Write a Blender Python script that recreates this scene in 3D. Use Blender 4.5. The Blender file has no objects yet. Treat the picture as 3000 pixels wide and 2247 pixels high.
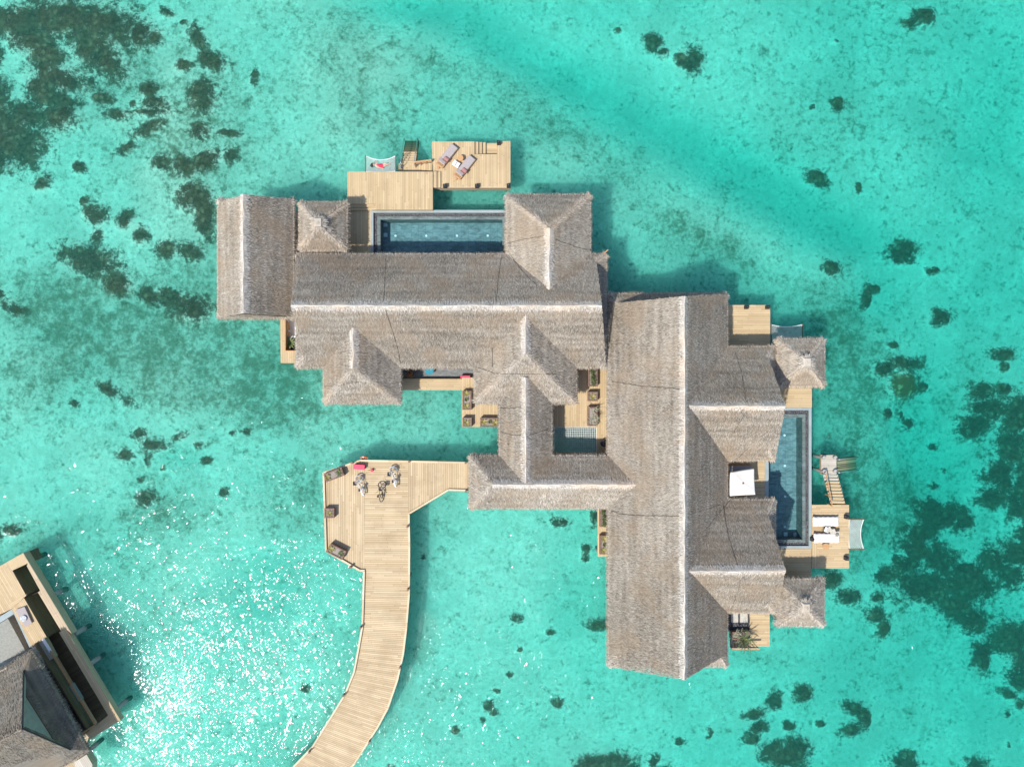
import bpy, math, random
import numpy as np
from mathutils import Vector, Matrix, Quaternion

# ------------------------------------------------------------------ camera, world, sun
scene = bpy.context.scene
COL = scene.collection
ZC = 59.5                       # drone height above the sea (m)
FP = 3000 * 25.0 / 36.0         # focal length in photo pixels
cam_d = bpy.data.cameras.new('camera'); cam = bpy.data.objects.new('camera', cam_d); COL.objects.link(cam)
cam_d.lens = 25.0; cam_d.sensor_width = 36.0; cam_d.clip_end = 3000.0; cam_d.clip_start = 0.5
cam.location = (0, 0, ZC); cam.rotation_euler = (0, 0, 0)
scene.camera = cam
SUN = Vector((-0.475, -0.45, 1.0)).normalized()
world = bpy.data.worlds.new('World'); scene.world = world; world.use_nodes = True
wn = world.node_tree
sky = wn.nodes.new('ShaderNodeTexSky'); sky.sky_type = 'NISHITA'; sky.sun_disc = False
sky.sun_elevation = math.asin(SUN.z); sky.sun_rotation = math.atan2(SUN.x, SUN.y) % (2 * math.pi)
bg = wn.nodes['Background']; bg.inputs['Strength'].default_value = 0.15
wn.links.new(sky.outputs[0], bg.inputs[0])
sd = bpy.data.lights.new('sun', 'SUN'); sd.energy = 3.9; sd.angle = math.radians(0.55); sd.color = (1.0, 0.955, 0.89)
sun = bpy.data.objects.new('sun', sd); COL.objects.link(sun)
sun.rotation_mode = 'QUATERNION'; sun.rotation_quaternion = SUN.to_track_quat('Z', 'Y'); sun.location = (-30, -30, 80)
scene.view_settings.view_transform = 'Standard'; scene.view_settings.look = 'None'
scene.view_settings.exposure = 0.36; scene.view_settings.gamma = 1.0

rng = np.random.default_rng(7); random.seed(7)
def W(px, py, z): s = (ZC - z) / FP; return Vector(((px - 1500) * s, -(py - 1123.5) * s, z))
def WX(px, z): return (px - 1500) * (ZC - z) / FP
def WY(py, z): return -(py - 1123.5) * (ZC - z) / FP
ZD = 1.6                        # deck level

# ------------------------------------------------------------------ materials
class NT:
    def __init__(s, name):
        s.m = bpy.data.materials.new(name); s.m.use_nodes = True; s.t = s.m.node_tree
        s.b = s.t.nodes['Principled BSDF']; s.out = s.t.nodes['Material Output']
    def n(s, typ, **kw):
        nd = s.t.nodes.new('ShaderNode' + typ)
        for k, v in kw.items(): setattr(nd, k, v)
        return nd
    def l(s, a, b): s.t.links.new(a, b)
    def put(s, sock, v):
        if isinstance(v, (int, float)): sock.default_value = v
        elif isinstance(v, (tuple, list)): sock.default_value = tuple(v) + ((1,) if len(v) == 3 and len(sock.default_value) == 4 else ())
        else: s.l(v, sock)
    def math(s, op, a, b=None, c=None, clamp=False):
        nd = s.n('Math', operation=op); nd.use_clamp = clamp
        s.put(nd.inputs[0], a)
        if b is not None: s.put(nd.inputs[1], b)
        if c is not None: s.put(nd.inputs[2], c)
        return nd.outputs[0]
    def vmul(s, v, sc):
        nd = s.n('Mapping'); s.l(v, nd.inputs[0]); nd.inputs['Scale'].default_value = sc; return nd.outputs[0]
    def noise(s, v, scale, detail=3, rough=.55, dist=0.0):
        nd = s.n('TexNoise'); s.l(v, nd.inputs['Vector']); nd.inputs['Scale'].default_value = scale
        nd.inputs['Detail'].default_value = detail; nd.inputs['Roughness'].default_value = rough; nd.inputs['Distortion'].default_value = dist
        return nd.outputs['Fac']
    def ramp(s, f, stops):
        nd = s.n('ValToRGB'); s.l(f, nd.inputs[0]); e = nd.color_ramp.elements
        while len(e) < len(stops): e.new(.5)
        for i, (p, c) in enumerate(stops):
            e[i].position = p; e[i].color = tuple(c) + (1,) if len(c) == 3 else c
        return nd.outputs[0]
    def mrange(s, v, a, b, c=0., d=1., smooth=True):
        nd = s.n('MapRange'); nd.interpolation_type = 'SMOOTHSTEP' if smooth else 'LINEAR'
        s.l(v, nd.inputs[0]); nd.inputs[1].default_value = a; nd.inputs[2].default_value = b
        nd.inputs[3].default_value = c; nd.inputs[4].default_value = d; return nd.outputs[0]
    def mix(s, f, a, b, typ='MIX'):
        nd = s.n('Mix', data_type='RGBA', blend_type=typ); s.put(nd.inputs[0], f)
        s.put(nd.inputs[6], a); s.put(nd.inputs[7], b); return nd.outputs[2]
    def bump(s, h, strength, dist=.02):
        nd = s.n('Bump'); s.l(h, nd.inputs['Height']); nd.inputs['Strength'].default_value = strength; nd.inputs['Distance'].default_value = dist
        return nd.outputs[0]
    def coord(s, k='Object'): return s.n('TexCoord').outputs[k]
    def pos(s): return s.n('NewGeometry').outputs['Position']

def simple(name, col, rough=.6, var=.12, scale=6, metal=0., bump=.15):
    m = NT(name); v = m.pos(); f = m.noise(v, scale, 4)
    c = m.mix(m.mrange(f, .3, .7), tuple(x * (1 - var) for x in col), tuple(min(1, x * (1 + var)) for x in col))
    m.l(c, m.b.inputs['Base Color']); m.b.inputs['Roughness'].default_value = rough; m.b.inputs['Metallic'].default_value = metal
    if bump: m.l(m.bump(m.noise(v, scale * 6, 3), bump, .01), m.b.inputs['Normal'])
    return m.m

def wood(name, c0, c1, width=.145, gap=.07, rough=.75, length=3.1, stain=.25, gapdark=.28):
    m = NT(name); uv = m.coord('UV'); sp = m.n('SeparateXYZ'); m.l(uv, sp.inputs[0]); u, v = sp.outputs[0], sp.outputs[1]
    vs = m.math('DIVIDE', v, width); idn = m.math('FLOOR', vs); fr = m.math('FRACT', vs)
    wn1 = m.n('TexWhiteNoise', noise_dimensions='1D'); m.l(idn, wn1.inputs['W'])
    us = m.math('ADD', m.math('DIVIDE', u, length), m.math('MULTIPLY', wn1.outputs['Value'], 7.3)); idu = m.math('FLOOR', us); fu = m.math('FRACT', us)
    cb = m.n('CombineXYZ'); m.l(idn, cb.inputs[0]); m.l(idu, cb.inputs[1])
    wn2 = m.n('TexWhiteNoise', noise_dimensions='2D'); m.l(cb.outputs[0], wn2.inputs['Vector'])
    gr = m.noise(m.vmul(uv, (1.2, 22, 1)), 1.6, 4)
    blot = m.noise(m.pos(), .55, 4, .6)
    f = m.math('ADD', m.math('MULTIPLY', wn2.outputs['Value'], .62), m.math('MULTIPLY', gr, .42))
    c = m.mix(m.mrange(f, .15, .95, smooth=False), c0, c1)
    c = m.mix(m.mrange(blot, .42, .72, 0, stain), c, tuple(x * y for x, y in zip(c0, (.72, .68, .62))))
    spk = m.noise(m.pos(), 5., 3, .6)
    c = m.mix(m.mrange(spk, .62, .74, 0, stain), c, tuple(x * .6 for x in c0))
    g1 = m.math('LESS_THAN', fr, gap); g2 = m.math('LESS_THAN', fu, .004)
    g = m.math('MAXIMUM', g1, g2)
    c = m.mix(g, c, tuple(x * gapdark for x in c0))
    m.l(c, m.b.inputs['Base Color']); m.b.inputs['Roughness'].default_value = rough
    h = m.math('SUBTRACT', m.math('MULTIPLY', gr, .3), m.math('MULTIPLY', g, 1.0))
    m.l(m.bump(h, .4, .01), m.b.inputs['Normal'])
    return m.m

def thatch_mat(name, c0, c1, c2, band=.5):
    m = NT(name); uv = m.coord('UV'); geo = m.n('NewGeometry')
    r = geo.outputs['Random Per Island']
    bands = m.noise(m.vmul(uv, (.10, 1.5, 1)), 1.5, 4, .6)
    blot = m.noise(geo.outputs['Position'], .38, 3, .6)
    fib = m.noise(m.vmul(uv, (16, 1.6, 1)), 2.0, 3, .7)
    sp = m.n('SeparateXYZ'); m.l(uv, sp.inputs[0]); wob = m.noise(geo.outputs['Position'], 1.2, 2)
    crs = m.math('SINE', m.math('ADD', m.math('MULTIPLY', sp.outputs[1], 11.5), m.math('MULTIPLY', wob, 5.)))
    old = m.noise(geo.outputs['Position'], .16, 4, .65)
    f = m.math('ADD', m.math('MULTIPLY', r, .52), m.math('MULTIPLY', bands, band))
    f = m.math('ADD', f, m.math('MULTIPLY', m.math('SUBTRACT', fib, .5), .35))
    f = m.math('ADD', f, m.math('MULTIPLY', crs, .035)); f = m.math('ADD', f, m.math('MULTIPLY', m.math('SUBTRACT', old, .5), .45))
    c = m.ramp(f, [(.22, c0), (.55, c1), (.98, c2)])
    warm = m.mrange(blot, .42, .68, 0., .5)
    c = m.mix(warm, c, tuple(x * y for x, y in zip(c1, (1.12, .95, .78))))
    m.l(c, m.b.inputs['Base Color']); m.b.inputs['Roughness'].default_value = .9
    m.b.inputs['Specular IOR Level'].default_value = .2
    m.l(m.bump(fib, .5, .03), m.b.inputs['Normal'])
    return m.m

def water_mat(name, tint, volume=None, bumps=((2.2, .05), (7., .012)), rough=.16, stretch=(1, 1, 1), spec=1.):
    m = NT(name); t = m.t; t.nodes.remove(m.b); p = m.pos()
    tr = m.n('BsdfTransparent'); tr.inputs[0].default_value = tuple(tint) + (1,)
    gl = m.n('BsdfGlossy'); gl.inputs['Roughness'].default_value = rough; gl.inputs[0].default_value = (spec, spec, spec, 1)
    mp = m.n('Mapping'); m.l(p, mp.inputs[0]); mp.inputs['Rotation'].default_value = (0, 0, math.radians(-25)); mp.inputs['Scale'].default_value = stretch
    h = None
    for sc, am in bumps:
        x = m.math('MULTIPLY', m.noise(mp.outputs[0], sc, 2, .55, .6), am)
        h = x if h is None else m.math('ADD', h, x)
    patch = m.noise(p, .16, 2, .5)
    h = m.math('MULTIPLY', h, m.mrange(patch, .3, .7, .6, 1.35))
    bp = m.bump(h, 1.0, 1.0)
    m.l(bp, gl.inputs['Normal'])
    fr = m.n('Fresnel'); fr.inputs[0].default_value = 1.33; m.l(bp, fr.inputs['Normal'])
    mx = m.n('MixShader'); m.l(fr.outputs[0], mx.inputs[0]); m.l(tr.outputs[0], mx.inputs[1]); m.l(gl.outputs[0], mx.inputs[2])
    m.l(mx.outputs[0], m.out.inputs['Surface'])
    if volume:
        va = m.n('VolumeAbsorption'); va.inputs['Color'].default_value = volume[0] + (1,); va.inputs['Density'].default_value = volume[1]
        vs = m.n('VolumeScatter'); vs.inputs['Color'].default_value = (.30, .97, .90, 1); vs.inputs['Density'].default_value = .07; ad = m.n('AddShader'); m.l(va.outputs[0], ad.inputs[0]); m.l(vs.outputs[0], ad.inputs[1]); m.l(ad.outputs[0], m.out.inputs['Volume'])
    return m.m

M = {}
M['deck'] = wood('deck_timber', (.45, .33, .18), (.60, .46, .27))
M['deck_old'] = wood('weathered_timber', (.42, .38, .31), (.60, .56, .48))
M['jetty'] = wood('jetty_timber', (.44, .325, .185), (.62, .485, .30), width=.15, gap=.13, stain=.4, gapdark=.34)
M['dark_boards'] = wood('dark_shaded_boards', (.10, .075, .04), (.17, .135, .07))  # dark tone puts channel shade into villa boards; also serves the sea stair
M['trim'] = wood('trim_timber', (.55, .43, .27), (.68, .55, .375), width=.3, gap=.02)
M['fascia'] = wood('fascia_timber', (.42, .32, .20), (.55, .43, .28), width=.2, gap=.05)
M['louvre'] = wood('louvre_timber', (.30, .16, .10), (.42, .25, .17), width=.12, gap=.1)
M['thatch'] = thatch_mat('thatch', (.11, .09, .068), (.315, .275, .22), (.64, .575, .48), .62)
M['thatch_light'] = thatch_mat('bleached_thatch', (.25, .215, .17), (.47, .42, .35), (.72, .66, .57), .4)
M['thatch_edge'] = thatch_mat('cut_thatch', (.12, .095, .07), (.40, .34, .27), (.70, .62, .52), .35)
M['ridge'] = thatch_mat('ridge_thatch', (.42, .38, .325), (.62, .575, .51), (.80, .75, .68), .3)
M['thatch_grey'] = thatch_mat('grey_thatch', (.085, .075, .06), (.24, .215, .175), (.43, .39, .33))
M['wall'] = simple('wall_plaster', (.42, .36, .29), .8)
M['gable'] = wood('gable_boards', (.16, .12, .08), (.24, .18, .12), width=.16)
M['concrete'] = simple('concrete', (.36, .35, .32), .85)
M['coping'] = simple('grey_stone_coping', (.29, .345, .345), .7, .1, 1.2)
M['pebble'] = NT('black_pebble')
def _peb():
    m = M['pebble']; vo = m.n('TexVoronoi'); m.l(m.pos(), vo.inputs['Vector']); vo.inputs['Scale'].default_value = 16
    c = m.ramp(m.n('SeparateColor').outputs[0], [(0, (.01, .01, .012)), (1, (.1, .1, .11))])
    sc = [n for n in m.t.nodes if n.bl_idname == 'ShaderNodeSeparateColor'][0]; m.l(vo.outputs['Color'], sc.inputs[0])
    m.l(c, m.b.inputs['Base Color']); m.b.inputs['Roughness'].default_value = .35
    m.l(m.bump(vo.outputs['Distance'], .8, -.04), m.b.inputs['Normal']); M['pebble'] = m.m
_peb()
def stone_tile(name, c0, c1, tile=1.1):
    m = NT(name); p = m.pos(); br = m.n('TexBrick'); m.l(p, br.inputs['Vector']); br.offset = .0
    br.inputs['Scale'].default_value = 1; br.inputs['Brick Width'].default_value = tile; br.inputs['Row Height'].default_value = tile
    br.inputs['Mortar Size'].default_value = .012; br.inputs['Color1'].default_value = c0 + (1,); br.inputs['Color2'].default_value = c1 + (1,)
    br.inputs['Mortar'].default_value = tuple(x * .6 for x in c0) + (1,)
    n1 = m.noise(m.vmul(p, (1, 2.2, 1)), 1.6, 5, .65, .8)
    c = m.mix(m.mrange(n1, .35, .68), br.outputs['Color'], tuple(x * .55 for x in c0))
    m.l(c, m.b.inputs['Base Color']); m.b.inputs['Roughness'].default_value = .6
    return m.m
M['pool_tile'] = stone_tile('pool_stone_tile', (.23, .315, .33), (.28, .37, .38), .6)
M['pool_rim'] = stone_tile('wet_stone_rim', (.13, .175, .165), (.20, .25, .24), 1.15)
M['grey_tile'] = stone_tile('grey_floor_tile', (.20, .21, .21), (.24, .25, .25), .9)
M['slab'] = simple('sandstone_slab', (.50, .47, .40), .8)
M['white'] = simple('white_fabric', (.80, .78, .75), .85, .04, 3, 0, .3)
M['umbrella'] = simple('umbrella_canvas', (.80, .77, .72), .85, .03)
M['mauve'] = simple('grey_mauve_fabric', (.37, .325, .315), .9, .05)
M['pink'] = simple('dusty_pink_fabric', (.36, .17, .15), .9)
M['magenta'] = simple('magenta_paint', (.72, .035, .10), .5, .08)
M['teak'] = wood('teak_slats', (.50, .27, .12), (.62, .36, .17), width=.07, gap=.12)
M['teak_plain'] = simple('teak', (.50, .28, .13), .6, .2, 8)
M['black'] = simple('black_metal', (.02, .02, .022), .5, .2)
M['steel'] = simple('stainless_steel', (.55, .58, .58), .3, .05, 5, .9)
M['bowl'] = simple('patterned_glaze', (.25, .30, .34), .4, .8, 14)
M['glass_dark'] = simple('dark_glass', (.05, .06, .06), .08, .1, 3, 0, 0)
M['gable_glass'] = simple('grey_gable_panel', (.27, .26, .23), .4, .1, 3, 0, 0)
M['soil'] = simple('gravel_soil', (.30, .26, .22), .95, .35, 14, 0, .6)
M['planter'] = simple('planter_timber', (.20, .115, .085), .7, .25, 7)
M['leaf'] = simple('succulent_leaf', (.33, .29, .10), .5, .4, 9)
M['leaf_dark'] = simple('shrub_leaf', (.12, .15, .055), .6, .45, 9)
M['twig'] = simple('pale_twig', (.42, .42, .30), .8, .2)
M['skin'] = simple('skin', (.62, .38, .28), .5, .05, 3, 0, 0)
M['hair'] = simple('dark_hair', (.02, .012, .01), .5)
M['swim'] = simple('red_swimsuit', (.62, .02, .07), .6, .05)
M['bike_white'] = simple('white_bike_paint', (.82, .82, .82), .3, .03, 3, 0, 0)
M['rubber'] = simple('black_rubber', (.025, .025, .025), .7)
M['grey_rubber'] = simple('grey_tyre', (.42, .42, .42), .7)
M['basket'] = simple('wicker_grey', (.25, .23, .20), .8, .3, 20)
M['rope'] = simple('white_rope', (.82, .80, .76), .8, .05)
M['rope_teal'] = simple('pale_rope', (.60, .66, .63), .8, .1)
M['orange'] = simple('orange_plastic', (.75, .16, .05), .5)
M['turq'] = simple('turquoise_enamel', (.02, .24, .31), .35)
M['lamp_glass'] = simple('pool_light_lens', (.9, .9, .9), .3, .01, 3, 0, 0)
M['algae_wood'] = wood('algae_covered_timber', (.10, .13, .07), (.22, .24, .14), width=.3, gap=.18)
M['book'] = simple('printed_paper', (.72, .72, .70), .6, .05)
# sea: sand, coral, algae; the marks' layout comes from vertex attributes of the seabed mesh
def seabed_mat():
    m = NT('seabed_sand'); p = m.pos()
    def attr(n): a = m.n('Attribute'); a.attribute_name = n; return a.outputs['Fac']
    reef, algae, speck, brown = attr('reef'), attr('algae'), attr('speck'), attr('brown')
    n_mid = m.noise(p, .95, 6, .68, .5); n_fine = m.noise(p, 3.0, 4, .7, .3); n_tiny = m.noise(p, 8., 3, .7); n_big = m.noise(p, .3, 4, .6)
    sand = m.mix(m.mrange(n_mid, .3, .72), (.64, .625, .53), (.92, .90, .79))
    sand = m.mix(m.mrange(m.noise(p, .13, 4, .6, .6), .4, .7, 0, .5), sand, (.50, .50, .43))
    sand = m.mix(m.mrange(n_fine, .42, .72, 0, .25), sand, (.42, .43, .35))
    sand = m.mix(m.mrange(n_tiny, .55, .75, 0, .18), sand, (.40, .42, .34))
    n_lo = m.noise(p, .42, 3, .6, .8)
    dn = lambda n, k: m.math('MULTIPLY', m.math('SUBTRACT', n, .5), k)
    af = m.math('ADD', m.math('ADD', algae, dn(n_mid, 2.8)), m.math('ADD', dn(n_fine, 1.9), dn(n_lo, 1.0)))
    af = m.mrange(af, -.15, 1.25, 0, .95)
    c = m.mix(af, sand, (.175, .195, .135))
    # coral rubble specks
    n_sp = m.noise(p, 1.5, 3, .6, .1)
    sp = m.math('ADD', m.math('ADD', n_sp, m.math('MULTIPLY', speck, .085)), m.math('ADD', dn(n_tiny, .10), dn(n_big, .18)))
    sf = m.mrange(sp, .59, .76, 0, .46)
    c = m.mix(sf, c, (.13, .155, .11))
    # reef
    rf = m.math('ADD', m.math('ADD', reef, dn(n_mid, 2.5)), m.math('ADD', m.math('ADD', dn(n_fine, 2.2), dn(n_lo, 1.3)), dn(n_tiny, .8)))
    rm = m.mrange(rf, -.45, .45, 0, .97)
    vc = m.n('TexVoronoi'); vc.inputs['Scale'].default_value = 2.1; vc.inputs['Randomness'].default_value = 1.
    wv = m.n('VectorMath', operation='ADD'); m.l(p, wv.inputs[0]); wn_ = m.n('TexNoise'); m.l(p, wn_.inputs['Vector']); wn_.inputs['Scale'].default_value = 2.4; wn_.inputs['Detail'].default_value = 4
    ws = m.n('VectorMath', operation='SCALE'); m.l(wn_.outputs['Color'], ws.inputs[0]); ws.inputs['Scale'].default_value = .55; m.l(ws.outputs[0], wv.inputs[1]); m.l(wv.outputs[0], vc.inputs['Vector'])
    cell = m.n('SeparateColor'); m.l(vc.outputs['Color'], cell.inputs[0])
    hd = m.math('MULTIPLY', m.mrange(vc.outputs['Distance'], .15, .62, 1., 0.), m.mrange(cell.outputs[0], .25, .95))
    tone = m.math('ADD', m.math('MULTIPLY', hd, .55), m.math('MULTIPLY', m.mrange(n_fine, .3, .72), .45))
    rc = m.mix(tone, (.018, .024, .017), (.17, .165, .105))
    rc = m.mix(m.math('MULTIPLY', m.mrange(n_lo, .35, .65), .8), rc, m.mix(tone, (.035, .042, .028), (.25, .23, .145)))
    rc = m.mix(brown, rc, m.mix(hd, (.12, .10, .05), (.36, .30, .16)))
    c = m.mix(rm, c, rc)
    m.l(c, m.b.inputs['Base Color']); m.b.subsurface_method = 'BURLEY'; m.b.inputs['Subsurface Weight'].default_value = .8; m.b.inputs['Subsurface Scale'].default_value = 1.; m.b.inputs['Subsurface Radius'].default_value = (8., 9., 9.)
    m.b.inputs['Roughness'].default_value = 1.; m.b.inputs['Specular IOR Level'].default_value = 0.
    hh = m.math('ADD', m.math('MULTIPLY', n_fine, .5), m.math('MULTIPLY', hd, m.math('MULTIPLY', rm, .6)))
    hh = m.math('ADD', hh, m.math('MULTIPLY', n_tiny, .15))
    m.l(m.bump(hh, .7, .25), m.b.inputs['Normal'])
    return m.m
M['seabed'] = seabed_mat()
M['water'] = water_mat('sea_water', (.93, .985, .975), ((.03, .885, .862), .86), bumps=((.9, .125), (2.9, .066)), rough=.04, stretch=(1.0, .6, 1), spec=.55)
M['pool_water'] = water_mat('pool_water', (.66, .87, .90), None, bumps=((2.5, .010), (6., .004)), rough=.08)

M['pool_water_pale'] = water_mat('pale_pool_water', (.88, .90, .90), None, bumps=((2.5, .010), (6., .004)), rough=.08)
M['pool_water_pale'].name = 'pale_pool_water'
# ------------------------------------------------------------------ mesh builder
def newell(p):
    n = Vector((0, 0, 0))
    for i in range(len(p)):
        a, b = p[i], p[(i + 1) % len(p)]
        n.x += (a.y - b.y) * (a.z + b.z); n.y += (a.z - b.z) * (a.x + b.x); n.z += (a.x - b.x) * (a.y + b.y)
    return n.normalized() if n.length else Vector((0, 0, 1))
class MB:
    def __init__(s): s.v = []; s.f = []; s.uv = []; s.mi = []; s.q = []; s.qs = False
    def face(s, pts, uv=None, mi=0):
        i = len(s.v); pts = [Vector(p) for p in pts]; s.v += [tuple(p) for p in pts]; s.f.append(tuple(range(i, i + len(pts))))
        if uv is None:
            n = newell(pts)
            if abs(n.z) > .6: uv = [(p.x, p.y) for p in pts]
            else:
                h = Vector((-n.y, n.x, 0)).normalized(); uv = [(p.dot(h), p.z) for p in pts]
        s.uv += list(uv); s.mi.append(mi)
    def prism(s, pts, z1, z0, ang=0., mi=0, mside=None, off=(0, 0)):
        """pts: world xy outline, top z1, bottom z0, planks run along angle ang (radians)"""
        P = [Vector((p[0], p[1], 0)) for p in pts]
        if newell(P).z < 0: P.reverse()
        ca, sa = math.cos(ang), math.sin(ang)
        s.face([Vector((p.x, p.y, z1)) for p in P], [(p.x * ca + p.y * sa + off[0], -p.x * sa + p.y * ca + off[1]) for p in P], mi)
        ms = mi if mside is None else mside
        s.face([Vector((p.x, p.y, z0)) for p in reversed(P)], None, ms)
        for i in range(len(P)):
            a, b = P[i], P[(i + 1) % len(P)]; L = (b - a).length
            s.face([(a.x, a.y, z0), (b.x, b.y, z0), (b.x, b.y, z1), (a.x, a.y, z1)], [(0, 0), (L, 0), (L, z1 - z0), (0, z1 - z0)], ms)
    def rect(s, r, z1, z0, ang=0., mi=0, mside=None, zp=None):
        """r = photo-pixel rectangle at the level zp (or z1)"""
        z = z1 if zp is None else zp
        a, b = W(r[0], r[1], z), W(r[2], r[3], z); s.prism([(a.x, a.y), (b.x, a.y), (b.x, b.y), (a.x, b.y)], z1, z0, ang, mi, mside)
    def poly(s, pts, z1, z0, ang=0., mi=0, mside=None): s.prism([W(x, y, z1)[:2] for x, y in pts], z1, z0, ang, mi, mside)
    def box(s, c, size, rot=None, mi=0, bev=0.):
        R = rot if rot is not None else Matrix.Identity(3); c = Vector(c); hx, hy, hz = [d / 2 for d in size]
        def P(x, y, z): return c + R @ Vector((x * hx, y * hy, z * hz))
        if bev > 0:      # chamfered top edge
            bx, by = 1 - bev / hx, 1 - bev / hy; bz = 1 - bev / hz
            lo = [P(x, y, -1) for x, y in ((-1, -1), (1, -1), (1, 1), (-1, 1))]; md = [P(x, y, bz) for x, y in ((-1, -1), (1, -1), (1, 1), (-1, 1))]
            hi = [P(x * bx, y * by, 1) for x, y in ((-1, -1), (1, -1), (1, 1), (-1, 1))]
            s.face(list(reversed(lo)), None, mi); s.face(hi, None, mi)
            for i in range(4):
                j = (i + 1) % 4; s.face([lo[i], lo[j], md[j], md[i]], None, mi); s.face([md[i], md[j], hi[j], hi[i]], None, mi)
            return
        F = [((-1, -1, -1), (-1, 1, -1), (1, 1, -1), (1, -1, -1)), ((-1, -1, 1), (1, -1, 1), (1, 1, 1), (-1, 1, 1)), ((-1, -1, -1), (1, -1, -1), (1, -1, 1), (-1, -1, 1)),
             ((1, -1, -1), (1, 1, -1), (1, 1, 1), (1, -1, 1)), ((1, 1, -1), (-1, 1, -1), (-1, 1, 1), (1, 1, 1)), ((-1, 1, -1), (-1, -1, -1), (-1, -1, 1), (-1, 1, 1))]
        for f in F:
            L = [Vector((a[0] * hx, a[1] * hy, a[2] * hz)) for a in f]
            k = 2 if f[0][2] == f[1][2] == f[2][2] else (1 if f[0][1] == f[1][1] == f[2][1] else 0)
            uv = [((p.x, p.y) if k == 2 else (p.x, p.z) if k == 1 else (p.y, p.z)) for p in L]
            s.face([P(*a) for a in f], uv, mi)
    def beam(s, a, b, w, h, mi=0):
        """rectangular bar from a to b; h is measured upward from the line"""
        a, b = Vector(a), Vector(b); d = (b - a).normalized(); side = Vector((-d.y, d.x, 0))
        side = side.normalized() if side.length > 1e-4 else Vector((1, 0, 0)); up = side.cross(d) * -1
        if up.z < 0: up = -up
        s.tubeq([a, b], side * w / 2, up * h, mi)
    def tubeq(s, pts, sd_, up, mi=0):
        a, b = pts; L = (b - a).length
        A = [a - sd_, a + sd_, a + sd_ + up, a - sd_ + up]; B = [b - sd_, b + sd_, b + sd_ + up, b - sd_ + up]
        for i in range(4):
            j = (i + 1) % 4; wd = (A[j] - A[i]).length; s.face([A[i], B[i], B[j], A[j]], [(0, 0), (L, 0), (L, wd), (0, wd)], mi)
        s.face(A, None, mi); s.face(list(reversed(B)), None, mi)
    def tube(s, pts, r, n=6, mi=0, cap=True):
        pts = [Vector(p) for p in pts]; rs = r if isinstance(r, (list, tuple)) else [r] * len(pts); rings = []
        for i, p in enumerate(pts):
            d = (pts[min(i + 1, len(pts) - 1)] - pts[max(i - 1, 0)]).normalized()
            a = Vector((0, 0, 1)) if abs(d.z) < .9 else Vector((1, 0, 0)); x = d.cross(a).normalized(); y = d.cross(x)
            rings.append([p + (x * math.cos(2 * math.pi * k / n) + y * math.sin(2 * math.pi * k / n)) * rs[i] for k in range(n)])
        for i in range(len(rings) - 1):
            for k in range(n):
                j = (k + 1) % n; s.face([rings[i][k], rings[i][j], rings[i + 1][j], rings[i + 1][k]], [(0, 0)] * 4, mi)
        if cap: s.face(list(reversed(rings[0])), [(0, 0)] * n, mi); s.face(rings[-1], [(0, 0)] * n, mi)
    def cyl(s, c, r, h, n=20, mi=0, r2=None):
        c = Vector(c); r2 = r if r2 is None else r2
        A = [c + Vector((r * math.cos(2 * math.pi * k / n), r * math.sin(2 * math.pi * k / n), 0)) for k in range(n)]
        B = [c + Vector((r2 * math.cos(2 * math.pi * k / n), r2 * math.sin(2 * math.pi * k / n), h)) for k in range(n)]
        s.face(list(reversed(A)), None, mi); s.face(B, None, mi)
        for k in range(n):
            j = (k + 1) % n; s.face([A[k], A[j], B[j], B[k]], None, mi)
    def torus(s, c, R, r, rot=None, n=28, m=8, mi=0, squash=1.):
        Rm = rot if rot is not None else Matrix.Identity(3); c = Vector(c)
        def P(i, j):
            a = 2 * math.pi * i / n; b = 2 * math.pi * j / m
            return c + Rm @ Vector(((R + r * math.cos(b)) * math.cos(a), (R + r * math.cos(b)) * math.sin(a), r * math.sin(b) * squash))
        for i in range(n):
            for j in range(m): s.face([P(i, j), P(i + 1, j), P(i + 1, j + 1), P(i, j + 1)], [(0, 0)] * 4, mi)
    def blob(s, c, rad, n=10, m=7, mi=0, rot=None, wob=0., flat=None):
        Rm = rot if rot is not None else Matrix.Identity(3); c = Vector(c); V = {}
        for i in range(m + 1):
            for j in range(n):
                th = math.pi * i / m; ph = 2 * math.pi * j / n; k = 1 + (random.uniform(-wob, wob) if wob else 0)
                x, y, z = math.sin(th) * math.cos(ph), math.sin(th) * math.sin(ph), math.cos(th)
                if flat: x = math.copysign(abs(x) ** flat, x); y = math.copysign(abs(y) ** flat, y)
                V[i, j] = c + Rm @ Vector((x * rad[0] * k, y * rad[1] * k, z * rad[2] * k))
        for i in range(m):
            for j in range(n):
                a = [V[i, j], V[i + 1, j], V[i + 1, (j + 1) % n], V[i, (j + 1) % n]]
                s.face(a, [(0, 0)] * 4, mi)
    def quads(s, arr, uv, mi): s.q.append((arr.reshape(-1, 3), uv.reshape(-1, 2), mi, arr.shape[0]))
    def build(s, name, mats, parent=None, smooth=False, weld=False):
        mats = mats if isinstance(mats, (list, tuple)) else [mats]
        ox = parent.location.copy() if parent is not None else Vector((0, 0, 0))
        if parent is not None and parent.parent is not None: ox = ox + parent.parent.location
        V = np.array(s.v, dtype=np.float32).reshape(-1, 3); nv = len(V); loops = [i for f in s.f for i in f]
        cnt = [len(f) for f in s.f]; mi = list(s.mi); UV = np.array(s.uv, dtype=np.float32).reshape(-1, 2)
        Vs = [V]; Ls = [np.array(loops, dtype=np.int32)]; Cs = [np.array(cnt, dtype=np.int32)]; Us = [UV]; Ms = [np.array(mi, dtype=np.int32)]; base = nv
        for a, u, mm, n in s.q:
            Vs.append(a.astype(np.float32)); Ls.append(np.arange(base, base + 4 * n, dtype=np.int32)); base += 4 * n
            Cs.append(np.full(n, 4, np.int32)); Us.append(u.astype(np.float32)); Ms.append(np.full(n, mm, np.int32))
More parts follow.
